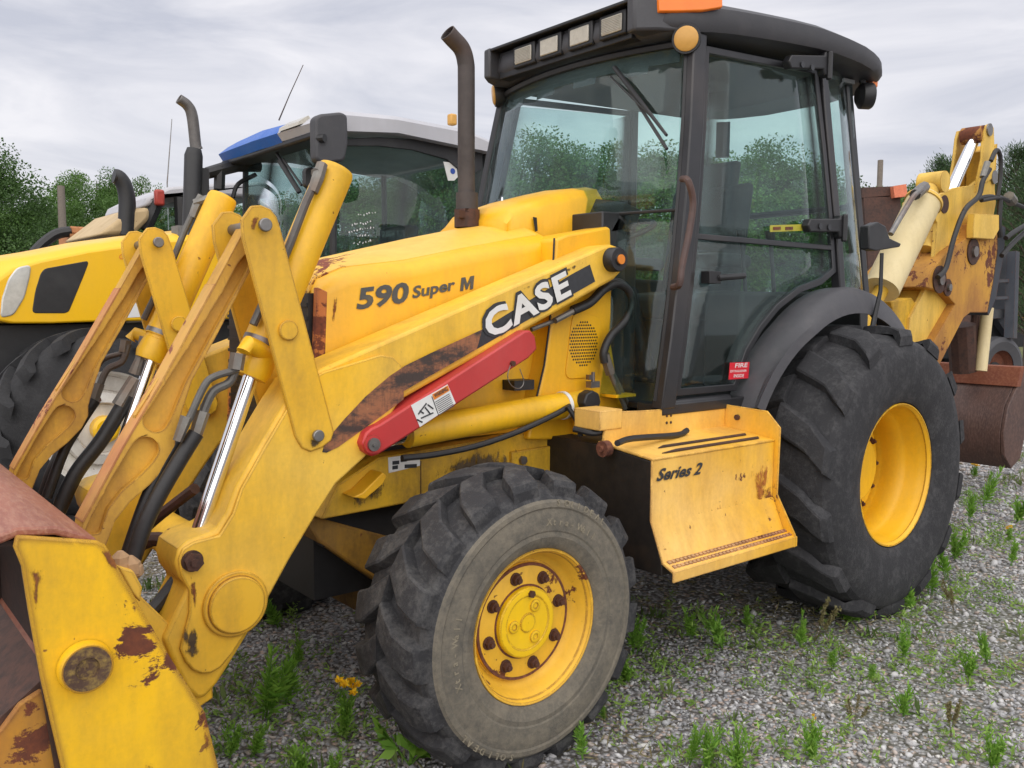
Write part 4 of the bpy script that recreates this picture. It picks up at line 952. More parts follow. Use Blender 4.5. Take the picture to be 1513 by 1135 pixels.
# rear quarter windows and back window
for s_ in (1, -1):
    mb = MB(); secs = []
    for z in np.linspace(1.50, 2.61, 6):
        bx, by, _ = Bat(z); cx_, cy_, _ = lerp(C0, C2, (z-1.45)/1.19)
        row = []
        for t in np.linspace(0, 1, 8):
            x = bx+.02+(cx_-bx-.02)*t; y = by+(cy_-by)*t**2.2; row.append((x, s_*y, z))
        secs.append(row)
    mb.loft(secs, closed=False, caps=False); pane(mb, 'quarter_window', B)
mb = MB(); mb.loft([[(.56-.145*(z-1.45), y, z) for y in (-.54, .54)] for z in (1.52, 2.60)], closed=False, caps=False); bw = pane(mb, 'back_window', B)
b = MB()
for z in (1.52, 1.98): b.tube([(.56-.145*(z-1.45), -.55, z), (.56-.145*(z-1.45), .55, z)], .018, 6)
b.split('window_bar', M['cabframe'], bw)
# interior
b = MB(); b.obox((-.35, 0, 1.46), (.50, 0, .03), (0, .50, 0), (-.01, 0, .12)); b.obox((-.09, 0, 1.78), (.11, 0, .02), (0, .48, 0), (.10, 0, .62)); b.obox((-.02, 0, 2.14), (.09, 0, .02), (0, .28, 0), (.03, 0, .16)); b.box(-.50, -.15, -.2, .2, 1.05, 1.38)
for y in (-.29, .29): b.obox((-.28, y, 1.68), (.34, 0, 0), (0, .07, 0), (0, 0, .07))
b.build('seat', M['seat'], B, bevel=.03, seg=3)
b = MB(); ctr = Vector((-.80, 0, 1.80)); axn = Vector((-.35, 0, .94)).normalized(); uu = Vector((.94, 0, .35)).normalized()
b.tube([ctr+(uu*math.cos(a)+Vector((0, 1, 0))*math.sin(a))*.20 for a in np.linspace(0, 2*PI, 33)], .014, 8)
for a in (0, 2.1, 4.2): b.tube([ctr-axn*.03, ctr+(uu*math.cos(a)+Vector((0, 1, 0))*math.sin(a))*.195], .010, 6)
b.tube([ctr-axn*.02, ctr-axn*.75], .045, 12); b.build('steering_wheel', M['black'], B)
b = MB(); b.box(-1.12, -.95, -.30, .30, 1.05, 1.72); b.box(-.55, .15, -.58, -.36, 1.05, 1.52); b.box(-.55, .15, .36, .58, 1.05, 1.60); b.box(-.60, -.50, .40, .52, 1.60, 1.86); b.split('console', M['cab_black'], B, .02)
b = MB()
for y, x in ((-.42, -.30), (-.48, -.15), (.44, -.35), (.5, -.2)): b.tube([(x, y, 1.5), (x-.045, y, 1.76), (x-.047, y, 1.77), (x-.055, y, 1.82)], [.010, .010, .022, .024], 10)
b.split('control_lever', M['black'], B)
decal('papers', [(1112, 487), (1146, 485), (1130, 514), (1104, 516)], -.50, M['white'], B, .003)
c = Vector(U(1068, 207, Y=.25)); b = MB(); b.obox(c, (.05, -.06, 0), (.03, .025, 0), (0, 0, .20)); b.tube([c+Vector((.02, .02, .06)), c+Vector((.10, .05, .07)), c+Vector((.11, .05, -.02))], .008, 6); b.build('inside_mirror', M['black'], B)
b = MB(); b.prism([(-.98, 2.535), (.40, 2.60), (.40, 2.62), (-.98, 2.555)], -.55, .55); b.build('headliner', M['liner'], B)
# ---- roof
def roof_sec(z, gx, gy, ry, cut=0.):
    """rounded plan; front narrower than the middle"""
    P = [(-1.20-gx+cut, .40), (-1.17-gx+cut, .50), (-1.08-gx*.7, .60+gy), (-.90, .675+gy), (-.5, .70+gy), (0, .70+gy), (.36, .675+gy), (.55+gx*.4, .61+gy), (.66+gx*.5, .46), (.72+gx*.6, .2)]
    P = [(p.x, p.y) for p in smooth_path([(x, y, 0) for x, y in P], 3)]
    h_ = [(x, -y, z) for x, y in P]; return h_+[(x, y, z) for x, y, z_ in ((p[0], -p[1], 0) for p in h_[::-1])]
secs = [roof_sec(t, gx, gy, 0, c_) for t, gx, gy, c_ in ((0., -.05, -.08, .06), (.06, 0, -.02, .05), (.32, .03, 0, .05), (.74, .02, -.004, .05), (.93, -.04, -.04, .03), (1.12, -.16, -.13, 0))]
def clamp(v): return min(1, max(0, v))
def sag(secs):
    o = []
    for q in secs:
        r_ = []
        for x, y, t in q:
            zb = 2.552+.095*clamp((x+1.05)/1.0)**.8-.045*clamp((x-.30)/.42)**1.4; zt = 2.70+.065*clamp((x+1.0)/.8)-.060*clamp((x-.20)/.5)**1.5
            r_.append((x, y, zb+(zt-zb)*t+(.03*(1-(y/.7)**2) if t > 1 else 0)))
        o.append(r_)
    return o
roof = MB().loft(sag(secs)).build('cab_roof', M['grey'], B, ang=48)
b = MB(); b.box(-1.165, -1.0, -.44, .44, 2.555, 2.68); b.prism([(-1.21, 2.685), (-1.0, 2.70), (-1.0, 2.715), (-1.21, 2.70)], -.47, .47); b.build('light_recess', M['black'], roof, bevel=.004)
for s_ in (-1, 1):
    b = MB(); b.loft([[(x, s_*y0, 2.56), (x, s_*y1, 2.565), (x, s_*y1, 2.70), (x, s_*y0, 2.705)] for x, y0, y1 in ((-1.215, .455, .50), (-1.14, .46, .565), (-1.05, .47, .61))]); b.build('front_corner', M['grey'], roof, bevel=.01)
for k, y in enumerate((-.345, -.149, .051, .233)):
    c = (-1.172, y, 2.627); b = MB(); b.obox((-1.16, y, 2.627), (.05, 0, 0), (0, .155, 0), (0, 0, .10)); o = b.build('roof_light', M['black'], roof, bevel=.006)
    b = MB(); b.obox((-1.187, y, 2.627), (.008, 0, 0), (0, .118, 0), (0, 0, .070)); b.build('lens', M['lens'], o, bevel=.004)
    if k in (0, 3):
        b = MB()
        for j in range(9): b.box(-1.194, -1.190, y-.056, y+.056, 2.600+j*.0067, 2.602+j*.0067)
        b.build('lens_rib', M['lens'], o)
for s_ in (-1, 1):
    secs = []
    for x, y, z0, z1, dpt in ((-1.145, .560, 2.628, 2.70, .02), (-1.085, .605, 2.630, 2.725, .02), (-.99, .655, 2.640, 2.735, .02), (-.90, .685, 2.665, 2.725, .02)):
        secs.append([(x, s_*y, z0), (x-.004, s_*(y+.014), z0+.006), (x-.004, s_*(y+.010), z1-.004), (x, s_*(y-.02), z1)])
    MB().loft(secs).build('turn_signal', M['amber'], roof, bevel=.003)
    c = Vector((-1.037, s_*.624, 2.534)); ax_ = Vector((-.80, s_*.52, -.12)).normalized()
    b = MB(); b.tube([c+ax_*.012, c+ax_*.004, c-ax_*.035, c-ax_*.065], [.058, .060, .056, .030], 28); b.tube([c-ax_*.03, c-ax_*.03+Vector((.03, -s_*.03, .05))], .014, 8); o = b.build('work_light', M['black'], roof)
    b = MB(); b.tube([c+ax_*.010, c+ax_*.016, c+ax_*.021], [.050, .049, .040], 28); b.build('lens', M['amber_dull'], o)
    c = Vector(U(1280, 142, Y=-.56)); c.y *= -s_ if s_ > 0 else 1
    b = MB(); ax_ = Vector((.6, s_*.5, 0)).normalized(); b.tube([c+ax_*.03, c+ax_*.02, c-ax_*.03, c-ax_*.05], [.062, .068, .066, .04], 28); b.tube([c, c+Vector((-.03, -s_*.02, .11))], .018, 8); b.build('work_light', M['black'], roof)
    b = MB(); b.obox((.56, s_*.55, 2.64), (.05, 0, 0), (0, .06, 0), (0, 0, .07)); b.build('tail_lamp', M['amber'], roof, bevel=.01)
# ---- rear fenders
for s_ in (1, -1):
    b = MB(); secs = []
    angs = np.radians(np.linspace(156, 18, 34))
    for a in angs:
        ca, sa = math.cos(a), math.sin(a)
        k = max(0, (a-math.radians(120))/math.radians(36)); k2 = max(0, (math.radians(60)-a)/math.radians(42))
        kf = min(1, max(0, (a-math.radians(88))/math.radians(34)))
        ro = .868-.050*kf+.01*k; ri = .745+.065*k+.05*k2
        q = []
        for r_, y in ((ro-.012, -.66), (ro, -.66), (ro+.004, -.77), (ro-.006, -.80), (ri+.045, -.838), (ri, -.848), (ri, -.836), (ri+.04, -.822), (ro-.022, -.79), (ro-.012, -.75)):
            q.append((r_*ca, s_*y, .676+r_*sa))
        secs.append(q)
    b.loft(secs); f_ = b.build('fender', M['fender'], B, ang=40)
# slack rubber strap and small black lamp on the left fender
b = MB(); h = [U(*q, Y=-.86) for q in ((1303, 374), (1301, 430), (1292, 470), (1286, 500), (1283, 556))]; b.tube([h[0], h[1], h[2], h[3]], [.009, .010, .013, .014], 8); b.tube([h[3], h[4]], [.014, .011], 6); st_ = b.build('strap', M['black'], f_)
b = MB(); b.tube([h[4], (h[4][0], h[4][1], h[4][2]-.04)], .007, 6); b.build('strap_end', M['bolt'], st_)
b = MB(); b.slab([U(x, y, Y=-.74) for x, y in ((1284, 334), (1298, 328), (1309, 334), (1315, 352), (1332, 360), (1330, 365), (1294, 371), (1284, 368))], (0, .05, 0)); b.build('rear_mirror', M['black'], f_, bevel=.006)

# ---- backhoe boom, dipper, cylinders and bucket at the rear
YB = -.20
boom_px = [(1340, 520), (1345, 470), (1366, 430), (1380, 392), (1385, 330), (1376, 310), (1378, 296), (1392, 286), (1413, 277), (1436, 274), (1450, 262), (1466, 240), (1472, 300), (1466, 330), (1440, 372), (1425, 420), (1395, 470), (1380, 545), (1350, 545)]
boom = MB().prism(XZ(boom_px, YB), YB, YB+.03).build('boom', M['boom'], B, bevel=.004)
MB().prism(XZ(boom_px, YB), -.02, .01).build('boom_plate', M['boom'], boom, bevel=.004)
b = MB().prism(XZ([(1345, 520), (1350, 470), (1374, 425), (1386, 380), (1400, 380), (1400, 420), (1376, 470), (1372, 535)], YB), YB+.031, -.021); b.build('boom_web', M['boom'], boom)
c = U(1395, 302, Y=YB); b = MB(); b.disc((c[0], YB-.001, c[2]), .062, .004, n=24); b.build('boom_eye', M['rust_dark'], boom)
# upper ears that hold the dipper cylinder
for y in (YB-.012, -.022):
    ear = [(1452, 196), (1455, 186), (1461, 183), (1466, 189), (1468, 240), (1467, 262), (1452, 272), (1440, 285), (1444, 262), (1450, 235)] if y < -.1 else [(1452, 200), (1455, 188), (1466, 186), (1472, 194), (1478, 240), (1462, 300), (1420, 330), (1404, 330), (1425, 290), (1444, 258), (1448, 235)]
    MB().prism(XZ(ear, YB), y, y+.024).build('boom_ear', M['boom'], boom, bevel=.004)
c = U(1461, 192, Y=YB-.012); b = MB(); b.disc((c[0], YB-.012, c[2]), .045, .012, n=20); c = U(1467, 262, Y=YB); b.disc((c[0], YB, c[2]), .05, .016, n=20); b.split('boom_pin', M['bolt'], boom)
b = MB().prism(XZ([(1444, 225), (1456, 215), (1452, 285), (1440, 285)], -.10), -.185, -.03); b.build('inner_rib', M['frame'], boom)
p, q = Vector(U(1439, 206, Y=-.13)), Vector(U(1404, 286, Y=-.13)); dcy, _ = cylinder_part(U(1400, 295, Y=-.13), U(1370, 370, Y=-.13), q, p, .055, .042, M['boom'], M['chrome'], 'dipper_cylinder', boom)
b = MB(); b.tube([p+Vector((0, -.07, .03)), p+Vector((0, .08, .03))], .062, 16); b.build('rod_end', M['dipper'], dcy)
# white cylinder
p, q = Vector(U(1366, 296, Y=-.28)), Vector(U(1302, 428, Y=-.28)); d_ = (q-p).normalized()
wc = MB(); wc.tube([p, p+d_*.02, p+d_*.03, q], [.112, .115, .108, .108], 28); wcy = wc.build('boom_cylinder', M['cream'], B); MB().tube([q, q+d_*.55], .045, 14).build('rod', M['frame'], wcy)
b = MB(); b.tube([p+d_*.01, p+d_*.03], .118, 28); b.build('cylinder_collar', M['hoop'] if 'hoop' in M else M['boom'], wcy)
b = MB(); b.tube([p-d_*.10, p], .06, 16); b.tube([p-d_*.16+Vector((0, -.08, 0)), p-d_*.16+Vector((0, .08, 0))], .07, 16); b.build('cylinder_eye', M['boom'], wcy)
b = MB(); h = [U(x, y, Y=-.38) for x, y in ((1362, 280), (1350, 290), (1336, 312), (1316, 346))]; b.tube(h, .016, 8, 4); b.tube([U(1366, 276, Y=-.34), U(1352, 288, Y=-.36)], .035, 8); b.build('cylinder_pipe', M['bolt'], wcy)
# swing frame glimpsed behind the fender
b = MB().prism(XZ([(1306, 480), (1300, 445), (1330, 440), (1352, 470), (1350, 540), (1310, 540)], -.1), -.18, .2); b.box(1.0, 1.6, -.35, .35, .55, 1.1); b.build('swing_frame', M['frame'], B, bevel=.01)
b = MB()
for k in range(6):
    x, y = (1330+k*5, 400+k*7); b.tube([U(x, y, Y=.0), U(x-20, y+40, Y=.05), U(x-30, y+80, Y=.0)], .022, 8, 4)
b.split('hose', M['hose'], boom)
# dipper
YD = -.26
dip_px = [(1420, 470), (1430, 420), (1434, 375), (1432, 350), (1446, 330), (1466, 318), (1474, 330), (1472, 380), (1466, 430), (1459, 462), (1440, 463), (1430, 440), (1392, 540), (1358, 560), (1372, 516), (1402, 470)]
dip_px = [(1358, 545), (1376, 512), (1412, 450), (1396, 432), (1366, 424), (1376, 400), (1400, 372), (1428, 352), (1434, 332), (1474, 320), (1474, 370), (1467, 420), (1459, 462), (1434, 462), (1424, 470), (1388, 540)]
dipper = MB().prism(XZ(dip_px, YD), YD, .20).build('dipper', M['dipper'], B, bevel=.006)
for (x, y), r_ in (((1437, 372), .055), ((1387, 413), .055), ((1399, 425), .035)):
    c = U(x, y, Y=YD); b = MB(); b.disc((c[0], YD, c[2]), r_*1.7, .010, n=20); b.build('pin_boss', M['rust_dark'], dipper); b = MB(); b.disc((c[0], YD-.008, c[2]), r_*.7, .02, n=16); b.build('dipper_pin', M['bolt'], dipper)
b = MB().prism(XZ([(1434, 338), (1436, 316), (1472, 318), (1472, 340), (1464, 354), (1434, 352)], YD-.03), YD-.05, YD); b.build('stop_block', M['boom'], dipper, bevel=.004)
b = MB().prism(XZ([(1474, 330), (1486, 336), (1484, 366), (1472, 440), (1461, 466), (1459, 462), (1467, 420), (1474, 370)], YD+.02), YD+.02, .12); b.build('slide_rail', M['truckblue'], dipper)
b = MB().tube([U(1459, 455, Y=-.12), U(1449, 548, Y=-.12)], .045, 14); b.build('bucket_cylinder', M['cream'], dipper)
b = MB(); b.tube([U(1441, 462, Y=-.05), U(1436, 548, Y=-.05)], .03, 10); b.tube([U(1420, 480, Y=-.0), U(1424, 548, Y=-.0)], .10, 10); b.split('bucket_link', M['rust_dark'], dipper)
b = MB()
for pts, r_ in ((((1464, 238), (1472, 222), (1478, 232), (1478, 262), (1474, 290)), .016), (((1462, 250), (1452, 268), (1446, 290), (1426, 310), (1410, 350), (1398, 395), (1386, 410)), .018), (((1450, 296), (1476, 292), (1488, 296), (1512, 306)), .016), (((1424, 312), (1440, 296), (1462, 290), (1478, 294)), .014), (((1486, 352), (1500, 342), (1530, 324)), .018), (((1480, 378), (1500, 356), (1530, 330)), .018), (((1478, 296), (1476, 330), (1478, 350)), .02)):
    b.tube([U(x, y, Y=-.30) for x, y in pts], r_, 8, 4)
b.split('hose', M['hose'], dipper)
b = MB(); b.tube([U(1459, 240, Y=-.29), U(1452, 262, Y=-.29)], .022, 8); b.tube([U(1490, 290, Y=-.3), U(1496, 298, Y=-.3)], .04, 8); b.split('hose_fitting', M['fitting'], dipper)
# backhoe bucket
YK = -.31
sec = [U(*q, Y=YK) for q in ((1503, 545), (1497, 572), (1484, 600), (1477, 640), (1478, 672), (1488, 692))]
sx = [(a, c_) for a, _, c_ in sec]
pts = [(sx[0][0], sx[0][1]), (sx[0][0]+.02, sx[0][1]-.10)]
outer = [(3.38, .985), (3.36, .905), (3.27, .86), (3.19, .72), (3.165, .55), (3.19, .38), (3.25, .26)]
outer = [(p_[0], p_[1]) for p_ in sx]
b = MB(); sh = outer+[(x+.035, z+.01) for x, z in outer[::-1]]
b.prism(sh[:], YK, .33); bk = b.build('backhoe_bucket', M['rust_bucket'], B, bevel=.004, ang=50)
e_ = outer[-1]; b = MB().prism(outer+[(e_[0]+.16, e_[1]+.06), (e_[0]+.26, e_[1]+.30), (e_[0]+.20, e_[1]+.55), (outer[0][0]+.06, outer[0][1]+.0)], YK-.03, YK-.002); b.build('side_plate', M['rust_bucket'], bk, bevel=.006)
b = MB().prism(outer+[(e_[0]+.16, e_[1]+.06), (e_[0]+.26, e_[1]+.30), (e_[0]+.20, e_[1]+.55), (outer[0][0]+.06, outer[0][1]+.0)], .332, .36); b.build('side_plate', M['rust_bucket'], bk, bevel=.006)
lp = [(outer[0][0]-.015, outer[0][1]+.015), (outer[0][0]+.05, outer[0][1]+.02), (outer[1][0]+.05, outer[1][1]), (outer[1][0]-.02, outer[1][1]+.005)]
b = MB().prism(lp, YK-.035, .365); b.build('bucket_lip', M['rust_lip'], bk, bevel=.004)
# ---- loader bucket in the near corner
YK = -1.15
sp_px = [(22, 789), (140, 797), (153, 803), (186, 862), (240, 955), (300, 1050), (322, 1140), (330, 1260), (280, 1420), (140, 1440), (98, 1190), (88, 1130), (58, 1000), (40, 900), (30, 835), (18, 806)]
SPX = XZ(sp_px, YK)
lb = MB(); top_f, top_r = U(20, 790, Y=YK), U(150, 798, Y=YK)
path = [(-3.65, 1.005), (-3.60, 1.020), (-3.53, 1.012), (-3.462, .978), (-3.42, .86), (-3.31, .62), (-3.26, .42), (-3.26, .22), (-3.34, .10), (-3.5, .06)]
pin_ = [(x-.0, z) for x, z in path]
inn = []
for i, (x, z) in enumerate(path):
    a = Vector(path[max(i-1, 0)]); c_ = Vector(path[min(i+1, len(path)-1)]); t = (c_-a).normalized(); inn.append((x-t.y*-.018*-1 if False else x+t.y*.018, z-t.x*.018))
lb.prism(path+inn[::-1], YK+.001, 1.15); bucket = lb.build('loader_bucket', M['rust_top'], B, bevel=.005, ang=50)
b = MB().prism(SPX, YK-.016, YK); b.build('side_plate', M['bucket'], bucket, bevel=.005)
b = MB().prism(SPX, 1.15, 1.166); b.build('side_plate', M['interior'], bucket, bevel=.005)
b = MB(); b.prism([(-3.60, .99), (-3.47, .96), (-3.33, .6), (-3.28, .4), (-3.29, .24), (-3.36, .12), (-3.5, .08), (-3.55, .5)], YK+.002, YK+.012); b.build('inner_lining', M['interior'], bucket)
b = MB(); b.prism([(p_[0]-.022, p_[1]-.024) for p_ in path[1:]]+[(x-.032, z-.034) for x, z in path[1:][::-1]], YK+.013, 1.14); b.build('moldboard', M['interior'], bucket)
c = U(125, 983, Y=YK-.016); b = MB(); b.lathe([(.052, -.002), (.050, -.020), (.047, -.025), (.044, -.025)], (c[0], YK-.016, c[2])); b.build('pivot_ring', M['bucket'], bucket)
b = MB(); b.lathe([(.046, -.022), (.044, -.0255), (.023, -.0255), (.021, -.018), (.001, -.018)], (c[0], YK-.016, c[2])); b.build('pivot_pin', rustmat('pivot_rust', (.10, .055, .03), (.06, .03, .02), (.30, .20, .05), 9, .7), bucket)
for px_, mt_ in (([(22, 800), (60, 795), (80, 830), (62, 890), (52, 930), (40, 880)], 'stain'), ([(190, 1120), (205, 1080), (240, 1130), (270, 1220), (200, 1220)], 'stain'), ([(130, 795), (160, 805), (190, 860), (170, 850)], 'stain'), ([(280, 1010), (306, 1060), (325, 1140), (300, 1120)], 'stain')):
    stain(px_, YK-.016, M[mt_], bucket)
# lower jaw plate, hung on the same pivot
jw = XZ([(0, 1078), (28, 1040), (62, 1018), (92, 1130), (110, 1260), (60, 1420), (-130, 1420), (-120, 1200), (-60, 1120)], YK+.02)
MB().prism(jw, YK+.018, YK+.034).build('jaw_plate', M['bucket_low'], bucket, bevel=.005)
x0 = U(0, 1080, Y=YK+.02); jp = [(x0[0]-.05, x0[2]-.05), (x0[0]+.05, x0[2]+.045), (x0[0]+.19, x0[2]+.11), (-3.42, .60), (-3.40, .3), (-3.45, .10), (-3.8, .06), (-3.85, .3)]
b = MB().prism([(x0[0]-.06, x0[2]-.10), (x0[0]-.01, x0[2]+.01), (x0[0]+.09, x0[2]+.085), (x0[0]+.09, x0[2]+.070), (x0[0]+.005, x0[2]-.005), (x0[0]-.045, x0[2]-.10)], YK+.034, 1.12); b.build('jaw', M['rust_dark'], bucket)
# hinge lugs at the back of the bucket and mud on the plate's rear corner
for y in (-.56, -.38, .38, .56):
    b = MB().prism([(-3.36, .74), (-3.30, .76), (-3.02, .40), (-3.02, .30), (-3.12, .26), (-3.22, .36)], y, y+.025); b.build('hinge_lug', M['arm'], bucket, bevel=.004)
b = MB(); jr = random.Random(11)
for (x, y) in ((178, 828), (184, 836), (192, 838), (198, 842), (188, 846)):
    c_ = Vector(U(x, y, Y=-.86)); r_ = jr.uniform(.018, .028); b.tube([c_-Vector((0, 0, r_)), c_-Vector((0, 0, r_*.5)), c_+Vector((0, 0, r_*.4)), c_+Vector((0, 0, r_))], [r_*.4, r_, r_*.9, r_*.3], 7)
tag(b.build('mud_lumps', plain('dried_mud', (.42, .26, .14), .95), bucket), kind='stuff')
b = MB().prism(XZ([(168, 832), (190, 838), (203, 862), (200, 884), (186, 868)], -.86), -.90, -.84); b.build('bucket_gusset', M['arm'], bucket, bevel=.004)
# ------------------------------------------------------------------ yellow tractor behind, blue and white cab roof
TO = Vector((-1.2, 3.85, 0))
TR = empty('tractor', TO)
tag(TR, 'clean yellow farm tractor with blue and white cab roof parked behind the backhoe loader', 'tractor')
TY = 3.32
def zz(z): return 1.447+1.2*(z-1.447)
hood_px = [(-40, 440), (-30, 405), (0, 383), (60, 372), (130, 358), (205, 348), (300, 338), (380, 332), (380, 470), (215, 474), (130, 476), (60, 478), (0, 478), (-40, 470)]
hp = XZ(hood_px, TY)
th = MB(); secs = []
for y, k in ((TY, .06), (TY+.07, .02), (TY+.19, .0), (TY+.54, -.024), (TY+.89, 0), (TY+1.0, .02), (TY+1.08, .06)):
    cxm = sum(p[0] for p in hp)/len(hp); czm = sum(p[1] for p in hp)/len(hp)
    secs.append([(x+(k*1.2 if x < cxm-.3 else 0), y, z-(k if z > czm else 0)) for x, z in hp])
thood = th.loft(secs).build('hood', M['tractor'], TR, ang=40, bevel=.012)
def tdec(px, mat, nm, off, parent=thood, Y=TY): return decal(nm, px, Y, mat, parent, off)
win = rounded(XZ([(47, 463), (52, 430), (60, 404), (66, 397), (132, 385), (126, 402), (112, 436), (102, 460), (96, 463)], TY), .03)
MB().prism(win, TY-.004, TY+.02).build('side_grille', M['black'], thood, bevel=.004)
hl = rounded(XZ([(0, 470), (2, 442), (12, 412), (25, 395), (46, 391), (44, 410), (36, 440), (20, 466)], TY), .03)
MB().prism(hl, TY-.010, TY+.03).build('headlight', M['headlight'], thood, bevel=.015, seg=3)
MB().prism(XZ([(182, 440), (215, 432), (215, 468), (180, 470)], TY), TY-.003, TY+.001).build('number_decal', M['white'], thood)
quad_text('51', *tri((193, 449), (213, 446), (197, 432), TY-.004), M['ink'], 'number', thood, bold=.03)
quad_text('G21', *tri((176, 384), (192, 381), (176, 376), TY-.003), M['orange_print'], 'number', thood, bold=.02)
b = MB().prism(XZ([(-40, 482), (380, 474), (380, 620), (300, 640), (-20, 600)], TY+.12), TY+.12, TY+.95); b.build('engine', M['black'], TR)
d = MB().prism(XZ([(188, 467), (211, 466), (211, 476), (188, 477)], TY+.10), TY+.10, TY+.12).build('serial_plate', M['white'], TR)
def twheel(loc, R, W, rr, nl, flip=1):
    w_ = empty('wheel', loc, TR); pr = []
    for t in np.linspace(-1, 1, 17):
        pr.append((rr+(R*.93-rr)*(1-abs(t)**3)**.6 if abs(t) < 1 else rr, t*W/2))
    tm = MB().lathe(pr, n=56)
    for s_ in (-1, 1):
        for i in range(nl):
            a0 = 2*PI*(i+(.5 if s_ > 0 else 0))/nl; secs = []
            for t in (-.08, .2, .5, .75, .92, 1.02):
                y = s_*W/2*t*.98; a = a0+.42*(t if t < .5 else .5+(t-.5)*.75); top = R-.02*t*t-(.05 if t > 1 else 0); wd = .055+.02*t
                low = R*.90-(.03 if t > .9 else 0)
                secs.append([(r_*math.cos(a+w0/R), y, r_*math.sin(a+w0/R)) for r_, w0 in ((low, wd*.8), (top, wd*.5), (top, -wd*.5), (low, -wd*.8))])
            tm.loft(secs)
    place('tyre', tm.mesh('tyre', M['tyre_tractor']), w_, loc=loc)
    y0 = -W/2*flip
    pr = [(rr-.012, y0*.92), (rr+.012, y0*.97), (rr+.014, y0*.90), (rr-.01, y0*.86), (rr-.035, y0*.55), (rr-.10, y0*.50), (rr-.13, y0*.40), (rr-.14, y0*.62), (rr*.45, y0*.75), (rr*.42, y0*.60), (.03, y0*.60)]
    place('rim', MB().lathe(pr, n=48).mesh('rim', M['cream_rim']), w_, loc=loc)
    for j in range(8):
        a = 2*PI*j/8+.2; mb = MB(); hexnut(mb, (rr*.52*math.cos(a), y0*.74, rr*.52*math.sin(a)), .02, .025, (0, -flip, 0)); place('lug_nut', mb.mesh('lug_nut', M['nut']), w_, loc=loc)
    place('hub', MB().lathe([(.085, y0*.6), (.085, y0*.95), (.065, y0*1.02), (.001, y0*1.02)], n=24).mesh('hub', M['tractor']), w_, loc=loc)
wc_ = U(156, 634, Y=2.93)
twheel((wc_[0], 3.11, wc_[2]), wc_[2], .44, .375, 15); twheel((wc_[0], 4.60, wc_[2]), wc_[2], .44, .375, 15, -1)
twheel((.75, 3.05, .86), .86, .5, .50, 18); twheel((.75, 4.65, .86), .86, .5, .50, 18, -1)
# cab
CYN, CYF = 2.97, 4.63
XF, XR = -.743, .72
mb = MB()
def post(a, c_, r=.028): mb.tube([a, c_], r, 8)
for y in (CYN, CYF):
    post((XF-.02, y, zz(1.30)), (XF+.02, y, zz(2.52))); post((XR, y, zz(1.30)), (XR-.02, y, zz(2.52))); post((XF-.02, y, zz(1.32)), (XR, y, zz(1.32)), .04)
ymid = .5*(CYN+CYF)
post((.15, CYF, zz(1.3)), (.10, CYF, zz(2.5)), .02)
mb.box(XF-.02, XR+.02, CYN, CYF, .9, zz(1.32)); mb.box(XR-.02, XR+.03, CYN+.1, CYF-.1, .9, zz(1.7))
tcab = mb.build('cab_frame', M['black'], TR)
for nm, P in (('windscreen', [(XF-.05, CYN+.03, zz(1.34)), (XF-.05, CYF-.03, zz(1.34)), (XF+.0, CYF-.03, zz(2.5)), (XF+.0, CYN+.03, zz(2.5))]), ('side_window', [(XF, CYN, zz(1.34)), (XR, CYN, zz(1.34)), (XR-.02, CYN, zz(2.5)), (XF+.02, CYN, zz(2.5))]), ('side_window', [(XF, CYF, zz(1.34)), (XR, CYF, zz(1.34)), (XR-.02, CYF, zz(2.5)), (XF+.02, CYF, zz(2.5))]), ('rear_window', [(XR, CYN, zz(1.7)), (XR, CYF, zz(1.7)), (XR-.02, CYF, zz(2.5)), (XR-.02, CYN, zz(2.5))])):
    mb = MB(); mb.add(P, [(0, 1, 2, 3)]); pane(mb, nm, TR, 'glass_t')
# side pane trim that curves down towards the back, under the roof
trim = XZ([(498, 206), (560, 203), (640, 208), (712, 218), (712, 250), (690, 262), (660, 236), (610, 222), (560, 216), (498, 216)], CYN-.012)
MB().prism(trim, CYN-.02, CYN+.012).build('roof_trim', M['black'], TR, bevel=.004)
rs = []
for y, k in ((CYN-.12, .05), (CYN-.06, .01), (CYN+.2, 0), (ymid, -.015), (CYF-.2, 0), (CYF+.06, .01), (CYF+.12, .05)):
    rs.append([(XF-.16+k, y, zz(2.50)), (XF-.20+k, y, zz(2.545)), (XF-.12+k, y, zz(2.605)-k), (XF+.05, y, zz(2.650)-k), (XF+.5, y, zz(2.672)-k), (XR-.3, y, zz(2.66)-k), (XR+.05, y, zz(2.60)-k), (XR+.14-k, y, zz(2.52)), (XR+.05, y, zz(2.51)), (XF+.5, y, zz(2.55))])
troof = MB().loft(rs).build('cab_roof', M['tractor_white'], TR, ang=40)
bl = []
for y, k in ((CYN+.50, .0), (ymid+.1, -.012), (CYF-.2, 0), (CYF+.07, .012), (CYF+.135, .05)):
    bl.append([(XF-.165+k, y, zz(2.49)), (XF-.212+k, y, zz(2.545)), (XF-.125+k, y, zz(2.615)-k), (XF+.06, y, zz(2.660)-k), (XF+.06, y, zz(2.6)), (XF, y, zz(2.5))])
MB().loft(bl).build('roof_visor', M['tractor_blue'], troof, ang=40)
b = MB(); b.box(XF-.17, XF+.02, CYN-.10, CYF+.10, zz(2.46), zz(2.505)); b.build('roof_lip', M['black'], troof, bevel=.02)
b = MB(); b.loft([[(XF-.215, y, zz(2.55)), (XF-.205, y, zz(2.575)), (XF-.13, y, zz(2.618)), (XF-.10, y, zz(2.59))] for y in (CYN+.12, CYN+.46)]); b.build('roof_light', M['lens'], troof)
c = U(595, 167, Y=3.85); b = MB(); b.tube([(c[0], 3.85, zz(2.65)), (c[0], 3.85, zz(2.695))], [.09, .06], 16); b.build('marker_lamp', plain('dull_red_lamp', (.55, .14, .09), .4), troof)
